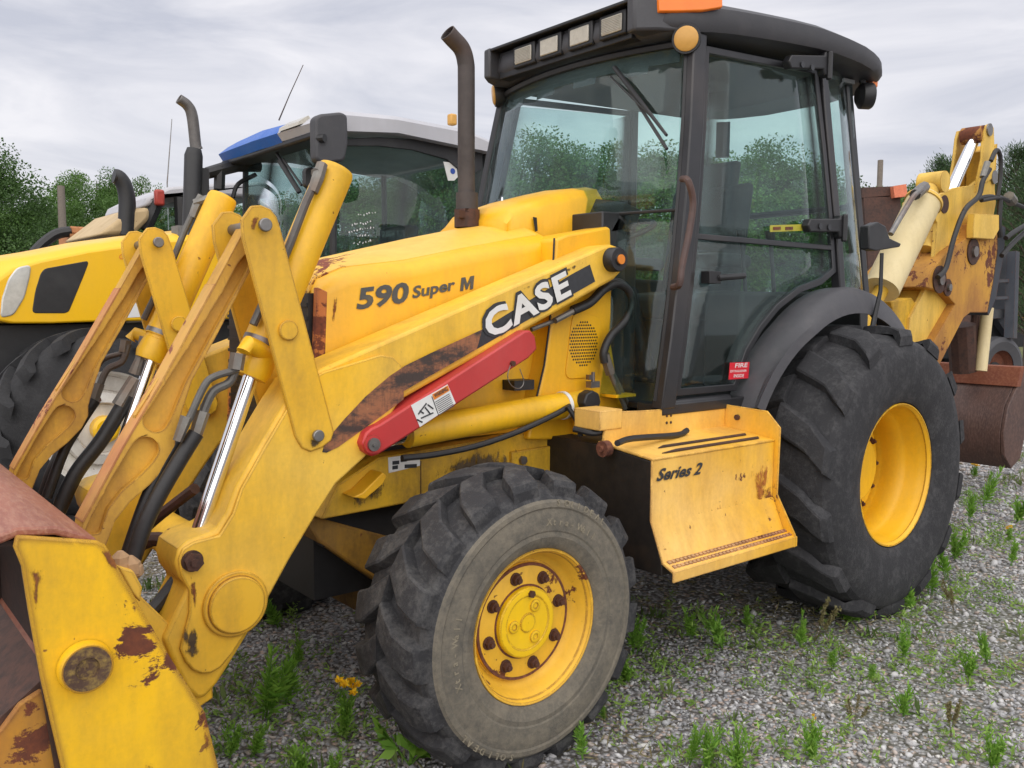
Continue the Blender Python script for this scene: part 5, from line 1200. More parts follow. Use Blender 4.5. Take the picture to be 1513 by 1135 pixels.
c = U(668, 172, Y=3.5); b = MB(); b.obox((c[0], c[1], c[2]-.03), (.07, 0, 0), (0, .07, 0), (0, 0, .10)); b.build('beacon', M['amber_dull'], troof, bevel=.015)
MB().prism(rounded(XZ([(461, 176), (468, 170), (500, 167), (509, 172), (510, 215), (505, 240), (470, 243), (462, 236)], 2.78), .04), 2.73, 2.83).build('mirror', M['grey'], TR, bevel=.02, seg=3)
b = MB(); b.tube([U(470, 205, Y=2.75), U(480, 204, Y=2.70)], .03, 10); b.tube([U(484, 238, Y=2.78), U(482, 262, Y=2.95)], .015, 8); b.build('mirror_arm', M['black'], TR)
b = MB().prism(rounded(XZ([(448, 250), (456, 247), (462, 250), (462, 272), (456, 280), (448, 275)], 2.98), .02), 2.95, 3.0); b.build('mirror', M['black'], TR, bevel=.006)
p0, p1 = U(400, 212, X=XF-.10), U(444, 284, X=XF-.07); b = MB(); b.tube([p0, p1], .012, 8); q = lerp(p0, p1, .35); b.tube([(q[0], q[1]+.04, q[2]), (p1[0], p1[1]+.03, p1[2])], .015, 6); b.tube([(q[0], q[1]-.04, q[2]), (p1[0], p1[1]-.02, p1[2]+.05)], .01, 6); b.build('wiper', M['black'], TR)
b = MB(); b.tube([U(412, 178, Y=3.85), U(428, 140, Y=3.8), U(448, 96, Y=3.75)], [.006, .004, .003], 6); b.build('antenna', M['stack'], TR)
# far-side mirror bracket
b = MB(); b.tube([U(384, 246, Y=4.56), U(350, 244, Y=4.56), U(306, 256, Y=4.56)], [.05, .06, .05], 8); b.tube([U(325, 246, Y=4.56), U(324, 280, Y=4.56)], .05, 8); b.tube([U(378, 258, Y=4.56), U(352, 272, Y=4.56), U(344, 292, Y=4.56)], .02, 8, 4); b.build('bracket', M['black'], TR)
# exhaust with guard
ey = 3.42
b = MB(); b.tube([U(291, 222, Y=ey), U(289, 215, Y=ey), U(284, 172, Y=ey), U(277, 156, Y=ey), U(264, 146, Y=ey)], [.044, .04, .04, .038, .036], 20, 6, caps=False); o = b.build('exhaust_stack', plain('bare_exhaust_pipe', (.16, .15, .145), .5, .5, c2=(.10, .09, .08)), TR, ang=60); s_ = o.modifiers.new('wall', 'SOLIDIFY'); s_.thickness = .004
b = MB(); b.tube([U(283, 352, Y=ey), U(286, 230, Y=ey), U(287, 220, Y=ey)], [.066, .064, .05], 24); b.obox(U(302, 300, Y=ey+.04), (.06, 0, 0), (0, .05, 0), (0, 0, .5)); b.build('exhaust_guard', M['black'], o)
b = MB(); b.box(*(lambda p: (p[0]-.09, p[0]+.09, ey-.05, ey+.09, p[2]-.045, p[2]+.045))(U(278, 344, Y=ey))); b.build('exhaust_base', M['bolt'], o)
b = MB(); b.box(*(lambda p: (p[0]-.05, p[0]+.05, ey-.06, ey, p[2]-.04, p[2]+.06))(U(277, 368, Y=ey))); b.build('marker_lamp', M['amber'], TR, bevel=.01)
b = MB(); b.obox((.1, 3.85, 1.45), (.5, 0, 0), (0, .5, 0), (0, 0, .15)); b.obox((.36, 3.85, 1.85), (.14, 0, 0), (0, .48, 0), (.06, 0, .62)); b.build('seat', M['seat'], TR, bevel=.03)
b = MB(); ctr = Vector((-.40, 3.85, 1.74)); b.tube([ctr+(Vector((.85, 0, .5))*math.cos(a)+Vector((0, 1, 0))*math.sin(a))*.19 for a in np.linspace(0, 2*PI, 29)], .014, 8); b.tube([ctr, ctr+Vector((-.2, 0, -.5))], .05, 10); b.box(-.75, -.5, 3.6, 4.1, 1.2, 1.62); b.build('steering_wheel', M['black'], TR)
kst = [(655, 239), (674, 241), (676, 262), (671, 267), (662, 267)]
d = MB().prism(XZ(kst, CYN-.006), CYN-.008, CYN-.004).build('window_sticker', M['white'], TR); c = U(669, 253, Y=CYN-.01); MB().disc((c[0], CYN-.009, c[2]), .024, .002, n=20).build('sticker_logo', M['blue_print'], d)
b = MB()
for i, (x, y, ww) in enumerate(((530, 318, 28), (520, 332, 34), (516, 342, 40), (528, 350, 20), (524, 360, 30))):
    for k in range(int(ww/4)):
        px = x+k*4+random.uniform(-1, 1); py = y-k*.6+random.uniform(-1.5, 1.5); P = U(px, py, Y=CYN-.006); b.obox(P, (random.uniform(.006, .012), 0, random.uniform(-.005, .005)), (0, .001, 0), (random.uniform(-.006, .006), 0, random.uniform(.006, .016)))
b.build('window_writing', M['white'], TR)

# ------------------------------------------------------------------ second parked machine, further left and back
KY = 5.6
K = empty('loader_tractor', (-1.6, KY+.8, 0)); tag(K, 'dark machine with pale grey roof, red lamp and curved black exhaust beyond the tractor hood', 'tractor')
b = MB(); b.tube([U(186, 348, Y=KY), U(188, 300, Y=KY), U(184, 276, Y=KY), U(176, 263, Y=KY), U(168, 260, Y=KY)], [.075, .075, .072, .07, .066], 18, 5); b.build('exhaust_stack', M['black'], K)
b = MB(); xz = XZ([(212, 306), (218, 292), (250, 276), (330, 270), (400, 268), (400, 292), (330, 290), (262, 290), (240, 292), (226, 304)], KY+.1); b.prism(xz, KY+.1, KY+1.5); b.build('cab_roof', M['tractor_white'], K, bevel=.03)
b = MB(); b.box(*(lambda p: (p[0]-.045, p[0]+.045, KY-.02, KY+.05, p[2]-.075, p[2]+.075))(U(236, 292, Y=KY))); b.build('red_lamp', plain('red_lamp_lens', (.42, .05, .035), .4), K, bevel=.02)
b = MB()
for x0, x1 in (((214, 340), (232, 300)), ((268, 345), (266, 292)), ((372, 350), (376, 290))):
    b.tube([U(*x0, Y=KY+.12), U(*x1, Y=KY+.12)], .06, 8); b.tube([U(*x0, Y=KY+1.45), U(*x1, Y=KY+1.45)], .06, 8)
b.prism(XZ([(205, 345), (240, 340), (400, 345), (400, 480), (205, 480)], KY+.15), KY+.15, KY+1.4); b.build('cab_frame', M['black'], K)
mb = MB(); mb.add([U(220, 340, Y=KY+.14), U(268, 342, Y=KY+.14), U(266, 296, Y=KY+.14), U(236, 304, Y=KY+.14)], [(0, 1, 2, 3)]); mb.add([U(270, 342, Y=KY+.14), U(370, 346, Y=KY+.14), U(374, 292, Y=KY+.14), U(268, 294, Y=KY+.14)], [(0, 1, 2, 3)]); pane(mb, 'side_window', K, 'glass_t')
b = MB(); b.tube([U(196, 330, Y=KY), U(200, 320, Y=KY), U(216, 312, Y=KY)], .025, 8, 4); b.build('grab_rail', M['black'], K)
b = MB().prism(XZ([(144, 348), (196, 308), (222, 306), (222, 324), (200, 346)], KY-.05), KY-.05, KY+1.3); b.build('bonnet', M['tan'], K, bevel=.04)
for lx, ly in ((-2.6, KY+.05), (-2.6, KY+1.3), (-.6, KY+.05), (-.6, KY+1.3)):
    wq = empty('wheel', (lx, ly, .62), K); place('tyre', MB().lathe([(.33, -.17), (.50, -.19), (.59, -.17), (.62, -.1), (.62, .1), (.59, .17), (.50, .19), (.33, .17)], n=32).mesh('tyre', M['tyre_tractor']), wq, loc=(lx, ly, .62)); place('rim', MB().lathe([(.34, -.15), (.30, -.10), (.12, -.12), (.001, -.12)], n=24).mesh('rim', M['tan']), wq, loc=(lx, ly, .62))
OF = empty('implement_frame', (-4, 7.2, 0)); tag(OF, 'rusty orange implement frame with black curved hose showing above the yellow tractor hood', 'farm implement')
b = MB(); b.tube([U(104, 344, Y=7.2), U(150, 347, Y=7.2), U(190, 352, Y=7.2)], .07, 8); b.prism(XZ([(100, 346), (180, 350), (180, 362), (100, 366)], 7.2), 7.1, 7.6); b.build('boom', M['orange_frame'], OF)
b = MB(); b.tube([U(104, 342, Y=7.15), U(84, 346, Y=7.15), U(66, 358, Y=7.15), U(50, 374, Y=7.15)], .055, 8, 4); b.build('hose', M['hose'], OF)
b = MB(); b.prism(XZ([(32, 372), (48, 370), (48, 384), (32, 386)], 7.2), 7.0, 7.3)
for x in (-3.6, -2.9): b.box(x-.06, x+.06, 7.2, 7.5, 0, 1.9)
b.build('leg', M['orange_frame'], OF)
po = empty('utility_pole', UD(97, 452, 26)[:2]+(0,)); tag(po, 'weathered grey wooden utility pole standing in front of the left trees', 'utility pole')
px_, py_, _ = UD(97, 452, 26); b = MB(); b.tube([(px_, py_, 0), (px_, py_, 1.447+(452-281)/F*26)], [.14, .10], 12); b.build('shaft', M['pole'], po)
p = UD(247, 270, 20); q = UD(254, 176, 20); b = MB(); b.tube([(p[0], p[1], 0), p, q], [.02, .014, .008], 6); tag(b.build('whip_antenna', M['bolt']), 'thin pale whip antenna rising behind the second machine roof', 'antenna')

# ------------------------------------------------------------------ right-hand background: dump truck, orange machine, post
d0 = 14.
tk = UD(1470, 520, d0); DT = empty('dump_truck', (tk[0], tk[1], 0)); tag(DT, 'dark blue grey dump truck with side ladder, behind the backhoe bucket', 'truck')
rX, rY = Vector((rt[0], rt[1], 0)).normalized(), Vector((fw[0], fw[1], 0)).normalized()
def TKP(x, y, d): return Vector(UD(x, y, d))
def bar(mb, a, c_, wx=.08): mb.tube([a, c_], wx, 4)
def tpart(mb, nm, mt, bev=0): return mb.build(nm, mt, DT, bevel=bev)
b = MB(); b.slab([TKP(1478, 372, d0), TKP(1502, 372, d0), TKP(1496, 505, d0), TKP(1472, 470, d0), TKP(1440, 462, d0), TKP(1440, 330, d0), TKP(1478, 330, d0)], rY*2.2); tpart(b, 'dump_body', M['truckblue'])
b = MB(); bar(b, TKP(1497, 372, d0-.2), TKP(1493, 500, d0-.2), .10); bar(b, TKP(1479, 372, d0-.2), TKP(1462, 450, d0-.2), .06)
for y in (416, 441): bar(b, TKP(1470, y, d0-.2), TKP(1494, y-1, d0-.2), .035)
b.slab([TKP(1440, 458, d0-.1), TKP(1486, 457, d0-.1), TKP(1486, 470, d0-.1), TKP(1440, 472, d0-.1)], rY*.3); tpart(b, 'ladder', M['truckblue'])
b = MB(); b.slab([TKP(1453, 470, d0+.2), TKP(1491, 470, d0+.2), TKP(1491, 531, d0+.2), TKP(1478, 531, d0+.2), TKP(1453, 500, d0+.2)], rY*1.5); tpart(b, 'mud_flap', M['black'])
for off in (Vector((0, 0, 0)), rY*1.75):
    c = TKP(1470, 537, d0-.1)+off; c.z = .505; wq = empty('wheel', c, DT)
    tyrem = MB().lathe([(.28, -.12), (.42, -.15), (.49, -.12), (.50, 0), (.49, .12), (.42, .15), (.28, .12)], n=32).mesh('tyre', M['grey']); place('tyre', tyrem, wq, loc=c); place('rim', MB().lathe([(.29, -.10), (.24, .02), (.001, .05)], n=24).mesh('rim', M['rust']), wq, loc=c)
    for o in list(wq.children): o.rotation_euler = (0, 0, -.28)
c = TKP(1470, 537, d0-.1); b = MB(); b.tube([(c.x, c.y, .505), Vector((c.x, c.y, .505))+rY*1.8], .09, 10); b.slab([Vector((c.x, c.y, .62))-rX*1.0+rY*.5, Vector((c.x, c.y, .62))+rX*.3+rY*.5, Vector((c.x, c.y, 1.0))+rX*.3+rY*.5, Vector((c.x, c.y, 1.0))-rX*1.0+rY*.5], rY*.8); tpart(b, 'chassis', M['black'])
b = MB(); b.slab([TKP(1274, 277, 11), TKP(1330, 275, 11), TKP(1330, 288, 11), TKP(1274, 292, 11)], rY*.3); b.slab([TKP(1276, 292, 11), TKP(1330, 290, 11), TKP(1340, 440, 11), TKP(1286, 440, 11)], rY*.6)
b.slab([TKP(1276, 440, 11), TKP(1460, 440, 11), TKP(1460, 500, 11), TKP(1276, 500, 11)], rY*.6)
for x in (1300, 1420): b.slab([TKP(x, 500, 11), TKP(x+14, 500, 11), TKP(x+14, 620, 11), TKP(x, 620, 11)], rY*.2)
c = TKP(1300, 400, 11); r_ = empty('steel_rack', (c.x, c.y, 0)); tag(r_, 'dark rusty steel rack with an orange end piece between cab and backhoe boom', 'rack')
b.build('rack_frame', M['rust_dark'], r_)
b = MB(); b.slab([TKP(1320, 275, 10.9), TKP(1339, 272, 10.9), TKP(1341, 290, 10.9), TKP(1322, 292, 10.9)], rY*.4); b.build('end_piece', plain('faded_orange', (.70, .20, .10), .7), r_)
c = TKP(1300, 280, 18); b = MB(); b.tube([(c.x, c.y, 0), TKP(1299, 290, 18), TKP(1301, 237, 18)], .055, 10); tag(b.build('post', M['pole']), 'slim grey brown post standing beyond the steel rack', 'post')
c = TKP(1512, 500, 24); OM = empty('orange_machine', (c.x, c.y, 0)); tag(OM, 'small orange machine parked in the distance at the right edge', 'machine')
b = MB(); b.slab([TKP(1496, 462, 24), TKP(1560, 460, 24), TKP(1560, 470, 24), TKP(1500, 471, 24)], rY*.8); b.slab([TKP(1502, 471, 24), TKP(1560, 470, 24), TKP(1560, 486, 24), TKP(1506, 486, 24)], rY*.8); b.build('body', M['oranget'], OM, bevel=.05)
for x in (1506, 1545):
    c = TKP(x, 494, 24); b = MB(); b.tube([c-rY*.1, c+rY*.2], .35, 16); b.build('wheel', M['tyre_tractor'], OM)

# ------------------------------------------------------------------ trees
def leaf_mesh(name, cent, dirs, size, mat, asp=.55, tone=None):
    """many bent leaf-sized quads from numpy arrays"""
    n = len(cent); d = dirs/np.linalg.norm(dirs, axis=1, keepdims=True)
    r_ = rng.normal(size=(n, 3)); s_ = np.cross(d, r_); s_ /= np.linalg.norm(s_, axis=1, keepdims=True)+1e-9
    nn = np.cross(d, s_); L = size[:, None]; W_ = L*asp
    v = np.empty((n, 4, 3)); v[:, 0] = cent; v[:, 1] = cent+d*L*.5+s_*W_*.5+nn*L*.10; v[:, 2] = cent+d*L; v[:, 3] = cent+d*L*.5-s_*W_*.5+nn*L*.10
    me = bpy.data.meshes.new(name); me.vertices.add(4*n); me.vertices.foreach_set('co', v.ravel().astype('f'))
    me.loops.add(4*n); me.loops.foreach_set('vertex_index', np.arange(4*n, dtype='i')); me.polygons.add(n)
    me.polygons.foreach_set('loop_start', np.arange(0, 4*n, 4, dtype='i')); me.polygons.foreach_set('loop_total', np.full(n, 4, 'i'))
    me.update(); at = me.attributes.new('tone', 'FLOAT', 'FACE'); at.data.foreach_set('value', (tone if tone is not None else rng.random(n)).astype('f'))
    me.materials.append(mat); me.validate(); return me
def broadleaf(name, H, Rw, nleaf, mat, base=.22, seed=0):
    r = np.random.default_rng(seed); nc = 70
    u = r.normal(size=(nc, 3)); u /= np.linalg.norm(u, axis=1, keepdims=True); rad = r.uniform(.35, 1., nc)**.6
    cz = H*(base+1)/2; hz = H*(1-base)/2
    cen = np.stack([u[:, 0]*Rw*rad, u[:, 1]*Rw*rad, cz+u[:, 2]*hz*rad*.92], 1); cen[:, :2] *= (1.12-.45*np.clip((cen[:, 2:3]-cz)/hz, -.4, 1))
    cr = r.uniform(.11, .24, nc)*H*.62
    k = r.integers(0, nc, nleaf); off = r.normal(size=(nleaf, 3)); off /= np.linalg.norm(off, axis=1, keepdims=True); off *= (r.random((nleaf, 1))**.45)
    cent = cen[k]+off*cr[k][:, None]*np.array([1, 1, .72]); dirs = off+r.normal(size=(nleaf, 3))*.8+np.array([0, 0, -.25])
    tone = np.clip(r.random(nc)[k]*.7+r.normal(size=nleaf)*.09+.18, 0, 1)
    crown = leaf_mesh(name+'_crown', cent, dirs, r.uniform(.06, .14, nleaf)*H/8, mat, .6, tone)
    t = MB(); t.tube([(0, 0, -.1), (r.normal()*.06, r.normal()*.06, H*.3), (r.normal()*.15, r.normal()*.15, H*.6), (0, 0, H*.88)], [H*.028, H*.022, H*.014, .02], 8, 3)
    for j in range(9):
        c_ = cen[r.integers(0, nc)]; z0 = H*r.uniform(.22, .5); t.tube([(0, 0, z0), (c_[0]*.5, c_[1]*.5, z0+(c_[2]-z0)*.6), tuple(c_)], [H*.011, H*.008, .02], 6, 3)
    return crown, t.mesh(name+'_trunk', M['bark'])
def pine(name, H, Rw, mat, seed):
    r = np.random.default_rng(seed); cent = []; dirs = []; t = MB(); t.tube([(0, 0, -.1), (0, 0, H*.5), (0, 0, H)], [H*.022, H*.015, .02], 8)
    for lv in np.linspace(.18, .99, 26):
        for j in range(6):
            a = r.uniform(0, 2*PI); L = Rw*(1-lv)**.75*r.uniform(.6, 1.1)+.25; z = H*lv; d = np.array([math.cos(a), math.sin(a), .35+.5*lv]); t.tube([(0, 0, z), tuple(np.array([0, 0, z])+d*L)], [.035, .01], 4)
            n = 130; tt = r.uniform(.25, 1.05, n); p = np.array([0, 0, z])+d*L*tt[:, None]+r.normal(size=(n, 3))*.12; cent.append(p); dirs.append(d+r.normal(size=(n, 3))*.6+np.array([0, 0, .5]))
    cent = np.concatenate(cent); dirs = np.concatenate(dirs)
    return leaf_mesh(name+'_crown', cent, dirs, r.uniform(.10, .20, len(cent)), mat, .14), t.mesh(name+'_trunk', M['bark'])
TM = [broadleaf('oak', 8.5, 3.3, 52000, M['leaf'], .12, 1), broadleaf('maple', 8, 2.6, 44000, M['leaf'], .10, 2), broadleaf('elm', 9, 3.0, 52000, M['leaf_dark'], .12, 3), broadleaf('ash', 7.5, 2.4, 40000, M['leaf_dark'], .08, 4)]
PM = [pine('pine_a', 7.0, 2.2, M['needle'], 5), pine('pine_b', 6.0, 2.0, M['needle'], 6)]
def tree(mod, x, ytop, d, H0, label, name='broadleaf_tree', cat='tree', wide=1., group='trees along the edge of the yard', rot=None):
    p = UD(x, 452, d); o = empty(name, (p[0], p[1], 0)); tag(o, label, cat, group)
    H = 1.447+(452-ytop)/F*d; s_ = H/H0
    for me, nm in zip(mod, ('crown', 'trunk')):
        c_ = bpy.data.objects.new(nm, me); col.objects.link(c_); c_.parent = o
    o.scale = (s_*wide, s_*wide, s_); o.rotation_euler.z = rot if rot is not None else random.uniform(0, 6.28); return o
HH = (8.5, 8.0, 9.0, 7.5)
for k, x, y, d, wd, lab in (
    (2, -25, 205, 27, 1.05, 'big dark tree cut by the left edge of the picture'),
    (0, 28, 285, 33, .9, 'mid green tree beside the big dark tree at the left edge'),
    (3, 66, 300, 31, .9, 'dark green tree just left of the grey utility pole'),
    (1, 108, 272, 36, .8, 'green tree just right of the grey utility pole'),
    (0, 150, 242, 38, .75, 'tallest round topped tree between utility pole and black exhaust pipe'),
    (3, 186, 288, 33, .8, 'low dark tree directly behind the curved black exhaust pipe'),
    (1, 212, 264, 42, .7, 'pale green tree right of the curved black exhaust pipe'),
    (2, 262, 292, 44, 1.0, 'tree behind the pale grey roof of the second machine'),
    (3, 330, 298, 42, 1.1, 'tree behind the bracket on the tractor cab far side'),
    (0, 420, 280, 40, 1.1, 'tree seen through the windscreen of the yellow tractor'),
    (2, 510, 262, 42, 1.2, 'tree seen through the front half of the tractor side window'),
    (1, 590, 250, 40, 1.2, 'tree seen through the rear half of the tractor side window'),
    (2, 672, 226, 38, 1.1, 'tree behind the blue and white tractor roof and the rusty exhaust stack'),
    (0, 722, 205, 36, 1.0, 'tree between the rusty exhaust stack and the black cab'),
    (1, 790, 196, 37, 1.2, 'tree seen through the left part of the windscreen'),
    (3, 870, 204, 38, 1.2, 'tree seen through the middle of the windscreen'),
    (2, 950, 214, 40, 1.2, 'tree seen through the right part of the windscreen'),
    (0, 1055, 212, 37, 1.2, 'tree seen through the cab door window near its front edge'),
    (1, 1120, 206, 38, 1.1, 'tallest tree seen through the middle of the cab door window'),
    (3, 1190, 232, 38, 1.1, 'tree seen through the cab door window near its rear hinge'),
    (0, 1262, 268, 42, 1.0, 'tree seen through the curved rear quarter glass'),
    (3, 1312, 268, 48, 1.0, 'low tree above the rusty steel rack'),
    (1, 1352, 264, 46, .8, 'low tree left of the backhoe boom top'),
    (0, 1400, 268, 40, .9, 'tree right behind the backhoe boom'),
    (2, 1560, 250, 34, 1.2, 'broad dark tree cut by the right edge of the picture')):
    tree(TM[k], x, y, d, HH[k], lab, wide=wd)
tree(PM[0], 1492, 232, 22, 7.0, 'young pine with upright shoots behind the backhoe dipper', 'pine_tree', 'pine tree')
tree(PM[1], 1522, 262, 20, 6.0, 'bushy young pine at the right edge beyond the dump truck', 'pine_tree', 'pine tree')
tree(PM[1], 1392, 248, 30, 6.0, 'spiky pine top between white cylinder and boom head', 'pine_tree', 'pine tree')
tree(PM[0], 1452, 285, 28, 7.0, 'pine almost hidden by the backhoe boom', 'pine_tree', 'pine tree')

# ------------------------------------------------------------------ gravel
def ico(): 
    bm = bmesh.new(); bmesh.ops.create_icosphere(bm, subdivisions=1, radius=1); v = np.array([x.co[:] for x in bm.verts]); f = np.array([[q.index for q in x.verts] for x in bm.faces]); bm.free(); return v, f
IV, IF = ico()
def stones(name, pos, size, mat, seed=0):
    r = np.random.default_rng(seed); n = len(pos); nv = len(IV)
    a = r.uniform(0, 2*PI, n); ca, sa = np.cos(a), np.sin(a)
    jit = IV[None]*r.uniform(.62, 1.28, (n, nv, 1)); scl = np.stack([r.uniform(.8, 1.35, n), r.uniform(.65, 1.05, n), r.uniform(.45, .8, n)], 1); v = jit*scl[:, None, :]
    b_ = r.normal(size=(n, 1))*.35; v[..., 2] += b_*v[..., 0]
    x = v[..., 0]*ca[:, None]-v[..., 1]*sa[:, None]; y = v[..., 0]*sa[:, None]+v[..., 1]*ca[:, None]
    v = np.stack([x, y, v[..., 2]], -1)*size[:, None, None]+pos[:, None, :]
    f = (IF[None]+(np.arange(n)*nv)[:, None, None]).reshape(-1)
    me = bpy.data.meshes.new(name); me.vertices.add(n*nv); me.vertices.foreach_set('co', v.ravel().astype('f')); nf = n*len(IF)
    me.loops.add(nf*3); me.loops.foreach_set('vertex_index', f.astype('i')); me.polygons.add(nf); me.polygons.foreach_set('loop_start', np.arange(0, nf*3, 3, dtype='i')); me.polygons.foreach_set('loop_total', np.full(nf, 3, 'i'))
    me.update(); t_ = np.repeat(r.random(n), len(IF)); at = me.attributes.new('tone', 'FLOAT', 'FACE'); at.data.foreach_set('value', t_.astype('f')); me.materials.append(mat)
    return me
t = T('gravel_stones'); at = t.n('ShaderNodeAttribute', attribute_name='tone').outputs['Fac']
rp = t.n('ShaderNodeValToRGB', {0: at}); e = rp.color_ramp; e.interpolation = 'CONSTANT'
cs = [(0, (.26, .265, .285)), (.16, (.37, .375, .39)), (.36, (.45, .45, .46)), (.56, (.32, .32, .325)), (.68, (.54, .54, .545)), (.81, (.46, .40, .36)), (.88, (.38, .31, .275)), (.92, (.64, .63, .61)), (.97, (.17, .17, .185))]
while len(e.elements) < len(cs): e.elements.new(.5)
for el, (p_, c_) in zip(e.elements, cs): el.position = p_; el.color = (*c_, 1)
nz_ = t.noise(60, 4, .6); t.bsdf(t.mix(t.ramp(nz_, .3, .7, 0, .35), rp.outputs[0], (.16, .14, .12)), .85, bump=nz_, bstr=.3, bdist=.003)
N0 = 300000
gx = rng.uniform(-4.6, 7.5, N0); gy = rng.uniform(-2.9, 4.5, N0); dist = np.hypot(gx-CAM[0], gy-CAM[1])
keep = rng.random(N0) < np.clip((2.9/np.maximum(dist, .1))**1.7, .05, 1)
keep &= ~((np.abs(gy) < .62) & (gx > -1.8) & (gx < 1.0) & (rng.random(N0) < .7))
soilm = np.sin(gx*1.9+np.sin(gy*2.3)*1.3)*np.sin(gy*2.1+gx*.7)
keep &= ~((soilm > .45) & (rng.random(N0) < .55))
gx, gy = gx[keep], gy[keep]; dd = np.hypot(gx-CAM[0], gy-CAM[1]); n = len(gx)
sz = np.clip(rng.lognormal(-4.98, .40, n), .004, .021)*np.clip(dd/4.5, .9, 1.7)
place_g = place('gravel', stones('gravel', np.stack([gx, gy, sz*.25], 1), sz, t.m, 3)); tag(place_g, kind='stuff')

# ------------------------------------------------------------------ weeds
def weed_mesh(kind, seed):
    r = np.random.default_rng(seed); cent = []; dirs = []; size = []; stem = MB(); fl = []
    if kind == 'feather':
        for s_ in range(3):
            lean = r.normal(size=2)*.10; h_ = r.uniform(.65, 1.0); x0 = r.normal(size=2)*.05; stem.tube([(x0[0], x0[1], 0), (x0[0]+lean[0]*.5, x0[1]+lean[1]*.5, h_*.55), (x0[0]+lean[0], x0[1]+lean[1], h_)], [.014, .010, .005], 5)
            n = 95; tt = r.uniform(.10, 1.0, n)**.8; a = np.arange(n)*2.4; el = .35+.75*tt
            cent.append(np.stack([x0[0]+lean[0]*tt, x0[1]+lean[1]*tt, h_*tt], 1)); dirs.append(np.stack([np.cos(a)*np.cos(el), np.sin(a)*np.cos(el), np.sin(el)], 1)+r.normal(size=(n, 3))*.15); size.append(r.uniform(.16, .30, n)*(1.15-.6*tt))
        asp = .17
    elif kind == 'tuft':
        for s_ in range(9):
            a = r.uniform(0, 2*PI); le = r.uniform(.1, .55); h_ = r.uniform(.45, 1.0); e_ = np.array([math.cos(a)*le, math.sin(a)*le, h_]); stem.tube([(0, 0, 0), tuple(e_*.5+np.array([0, 0, .05])), tuple(e_)], [.014, .010, .005], 4)
            n = 34; tt = r.uniform(.15, 1.05, n); cent.append(e_*tt[:, None]+r.normal(size=(n, 3))*.03); dirs.append(e_*.5+r.normal(size=(n, 3))*.55+np.array([0, 0, .35])); size.append(r.uniform(.12, .26, n))
        asp = .26
    elif kind == 'broad':
        for s_ in range(6):
            a = r.uniform(0, 2*PI); le = r.uniform(.2, .6); h_ = r.uniform(.35, .9); e_ = np.array([math.cos(a)*le, math.sin(a)*le, h_]); stem.tube([(0, 0, 0), tuple(e_)], [.014, .006], 4)
            n = 20; tt = r.uniform(.2, 1.05, n); cent.append(e_*tt[:, None]); dirs.append(r.normal(size=(n, 3))*.6+np.array([math.cos(a), math.sin(a), .4])); size.append(r.uniform(.22, .42, n))
        asp = .42
    elif kind == 'dry':
        for s_ in range(4):
            lean = r.normal(size=2)*.30; stem.tube([(0, 0, 0), (lean[0]*.4, lean[1]*.4, .6), (lean[0], lean[1], 1.)], [.009, .007, .004], 4); n = 130; tt = r.uniform(.45, 1.0, n); cent.append(np.stack([lean[0]*tt, lean[1]*tt, tt], 1)); dirs.append(r.normal(size=(n, 3))+np.array([0, 0, .3])); size.append(r.uniform(.05, .12, n))
        asp = .5
    elif kind == 'flower':
        for s_ in range(7):
            a = r.uniform(0, 2*PI); le = r.uniform(.05, .30); h_ = r.uniform(.72, 1.0); e_ = np.array([math.cos(a)*le, math.sin(a)*le, h_]); stem.tube([(0, 0, 0), tuple(e_*.5), tuple(e_)], [.011, .008, .005], 4)
            n = 34; tt = r.uniform(.05, .85, n); cent.append(e_*tt[:, None]); dirs.append(r.normal(size=(n, 3))*.6+np.array([0, 0, .5])); size.append(r.uniform(.10, .24, n)*(1.2-.7*tt)); fl.append(e_)
        asp = .22
    cent = np.concatenate(cent); dirs = np.concatenate(dirs); size = np.concatenate(size)
    lv = leaf_mesh('weed', cent, dirs, size, M['weed_dry'] if kind == 'dry' else M['weed'], asp); fm = None
    if fl:
        fm = []
        for e_ in fl:
            n = 12; a = np.linspace(0, 2*PI, n, endpoint=False); fm.append((np.repeat(e_[None]+np.array([[0, 0, .0]]), n, 0), np.stack([np.cos(a), np.sin(a), .35+.2*r.normal(size=n)], 1)))
        c_ = np.concatenate([q[0] for q in fm]); d_ = np.concatenate([q[1] for q in fm]); c_ = np.concatenate([c_, c_+np.array([0, 0, .015])]); d_ = np.concatenate([d_, d_*np.array([.5, .5, 2.])])
        fm = [leaf_mesh('flower', c_[i*12:(i+1)*12], d_[i*12:(i+1)*12], np.full(12, .105), M['petal'], .6) for i in range(len(fl))]
    return lv, stem.mesh('stem', M['weed_dry'] if kind == 'dry' else M['weed']), fm
WV = {k: [weed_mesh(k, 20+i*7+j) for j in range(3)] for i, k in enumerate(('feather', 'tuft', 'broad', 'dry', 'flower'))}
WN = {'feather': 'feathery_weed', 'tuft': 'weed_tuft', 'broad': 'broadleaf_weed', 'dry': 'dry_weed', 'flower': 'flowering_weed'}
wi = 0
def weed(kind, x, y, hpx, label, wide=1.):
    global wi
    p = U(x, y, Z=0); H = hpx*dep(p)/F; lv, stm, fm = WV[kind][wi % 3]; wi += 1
    o = bpy.data.objects.new(WN[kind], lv); col.objects.link(o); o.location = p; o.scale = (H*wide, H*wide, H); o.rotation_euler = (.22*math.sin(wi*2.3), .22*math.cos(wi*3.1), wi*1.7)
    tag(o, label, 'flower' if kind == 'flower' else 'weed', {'feather': 'feathery weeds in the gravel', 'tuft': 'green tufts in the gravel', 'broad': 'leafy weeds in the gravel', 'dry': 'dry stalks in the gravel', 'flower': 'yellow flowers in the gravel'}[kind])
    c_ = bpy.data.objects.new('stem', stm); col.objects.link(c_); c_.parent = o
    for f_ in (fm or []):
        c_ = bpy.data.objects.new('flower', f_); col.objects.link(c_); c_.parent = o
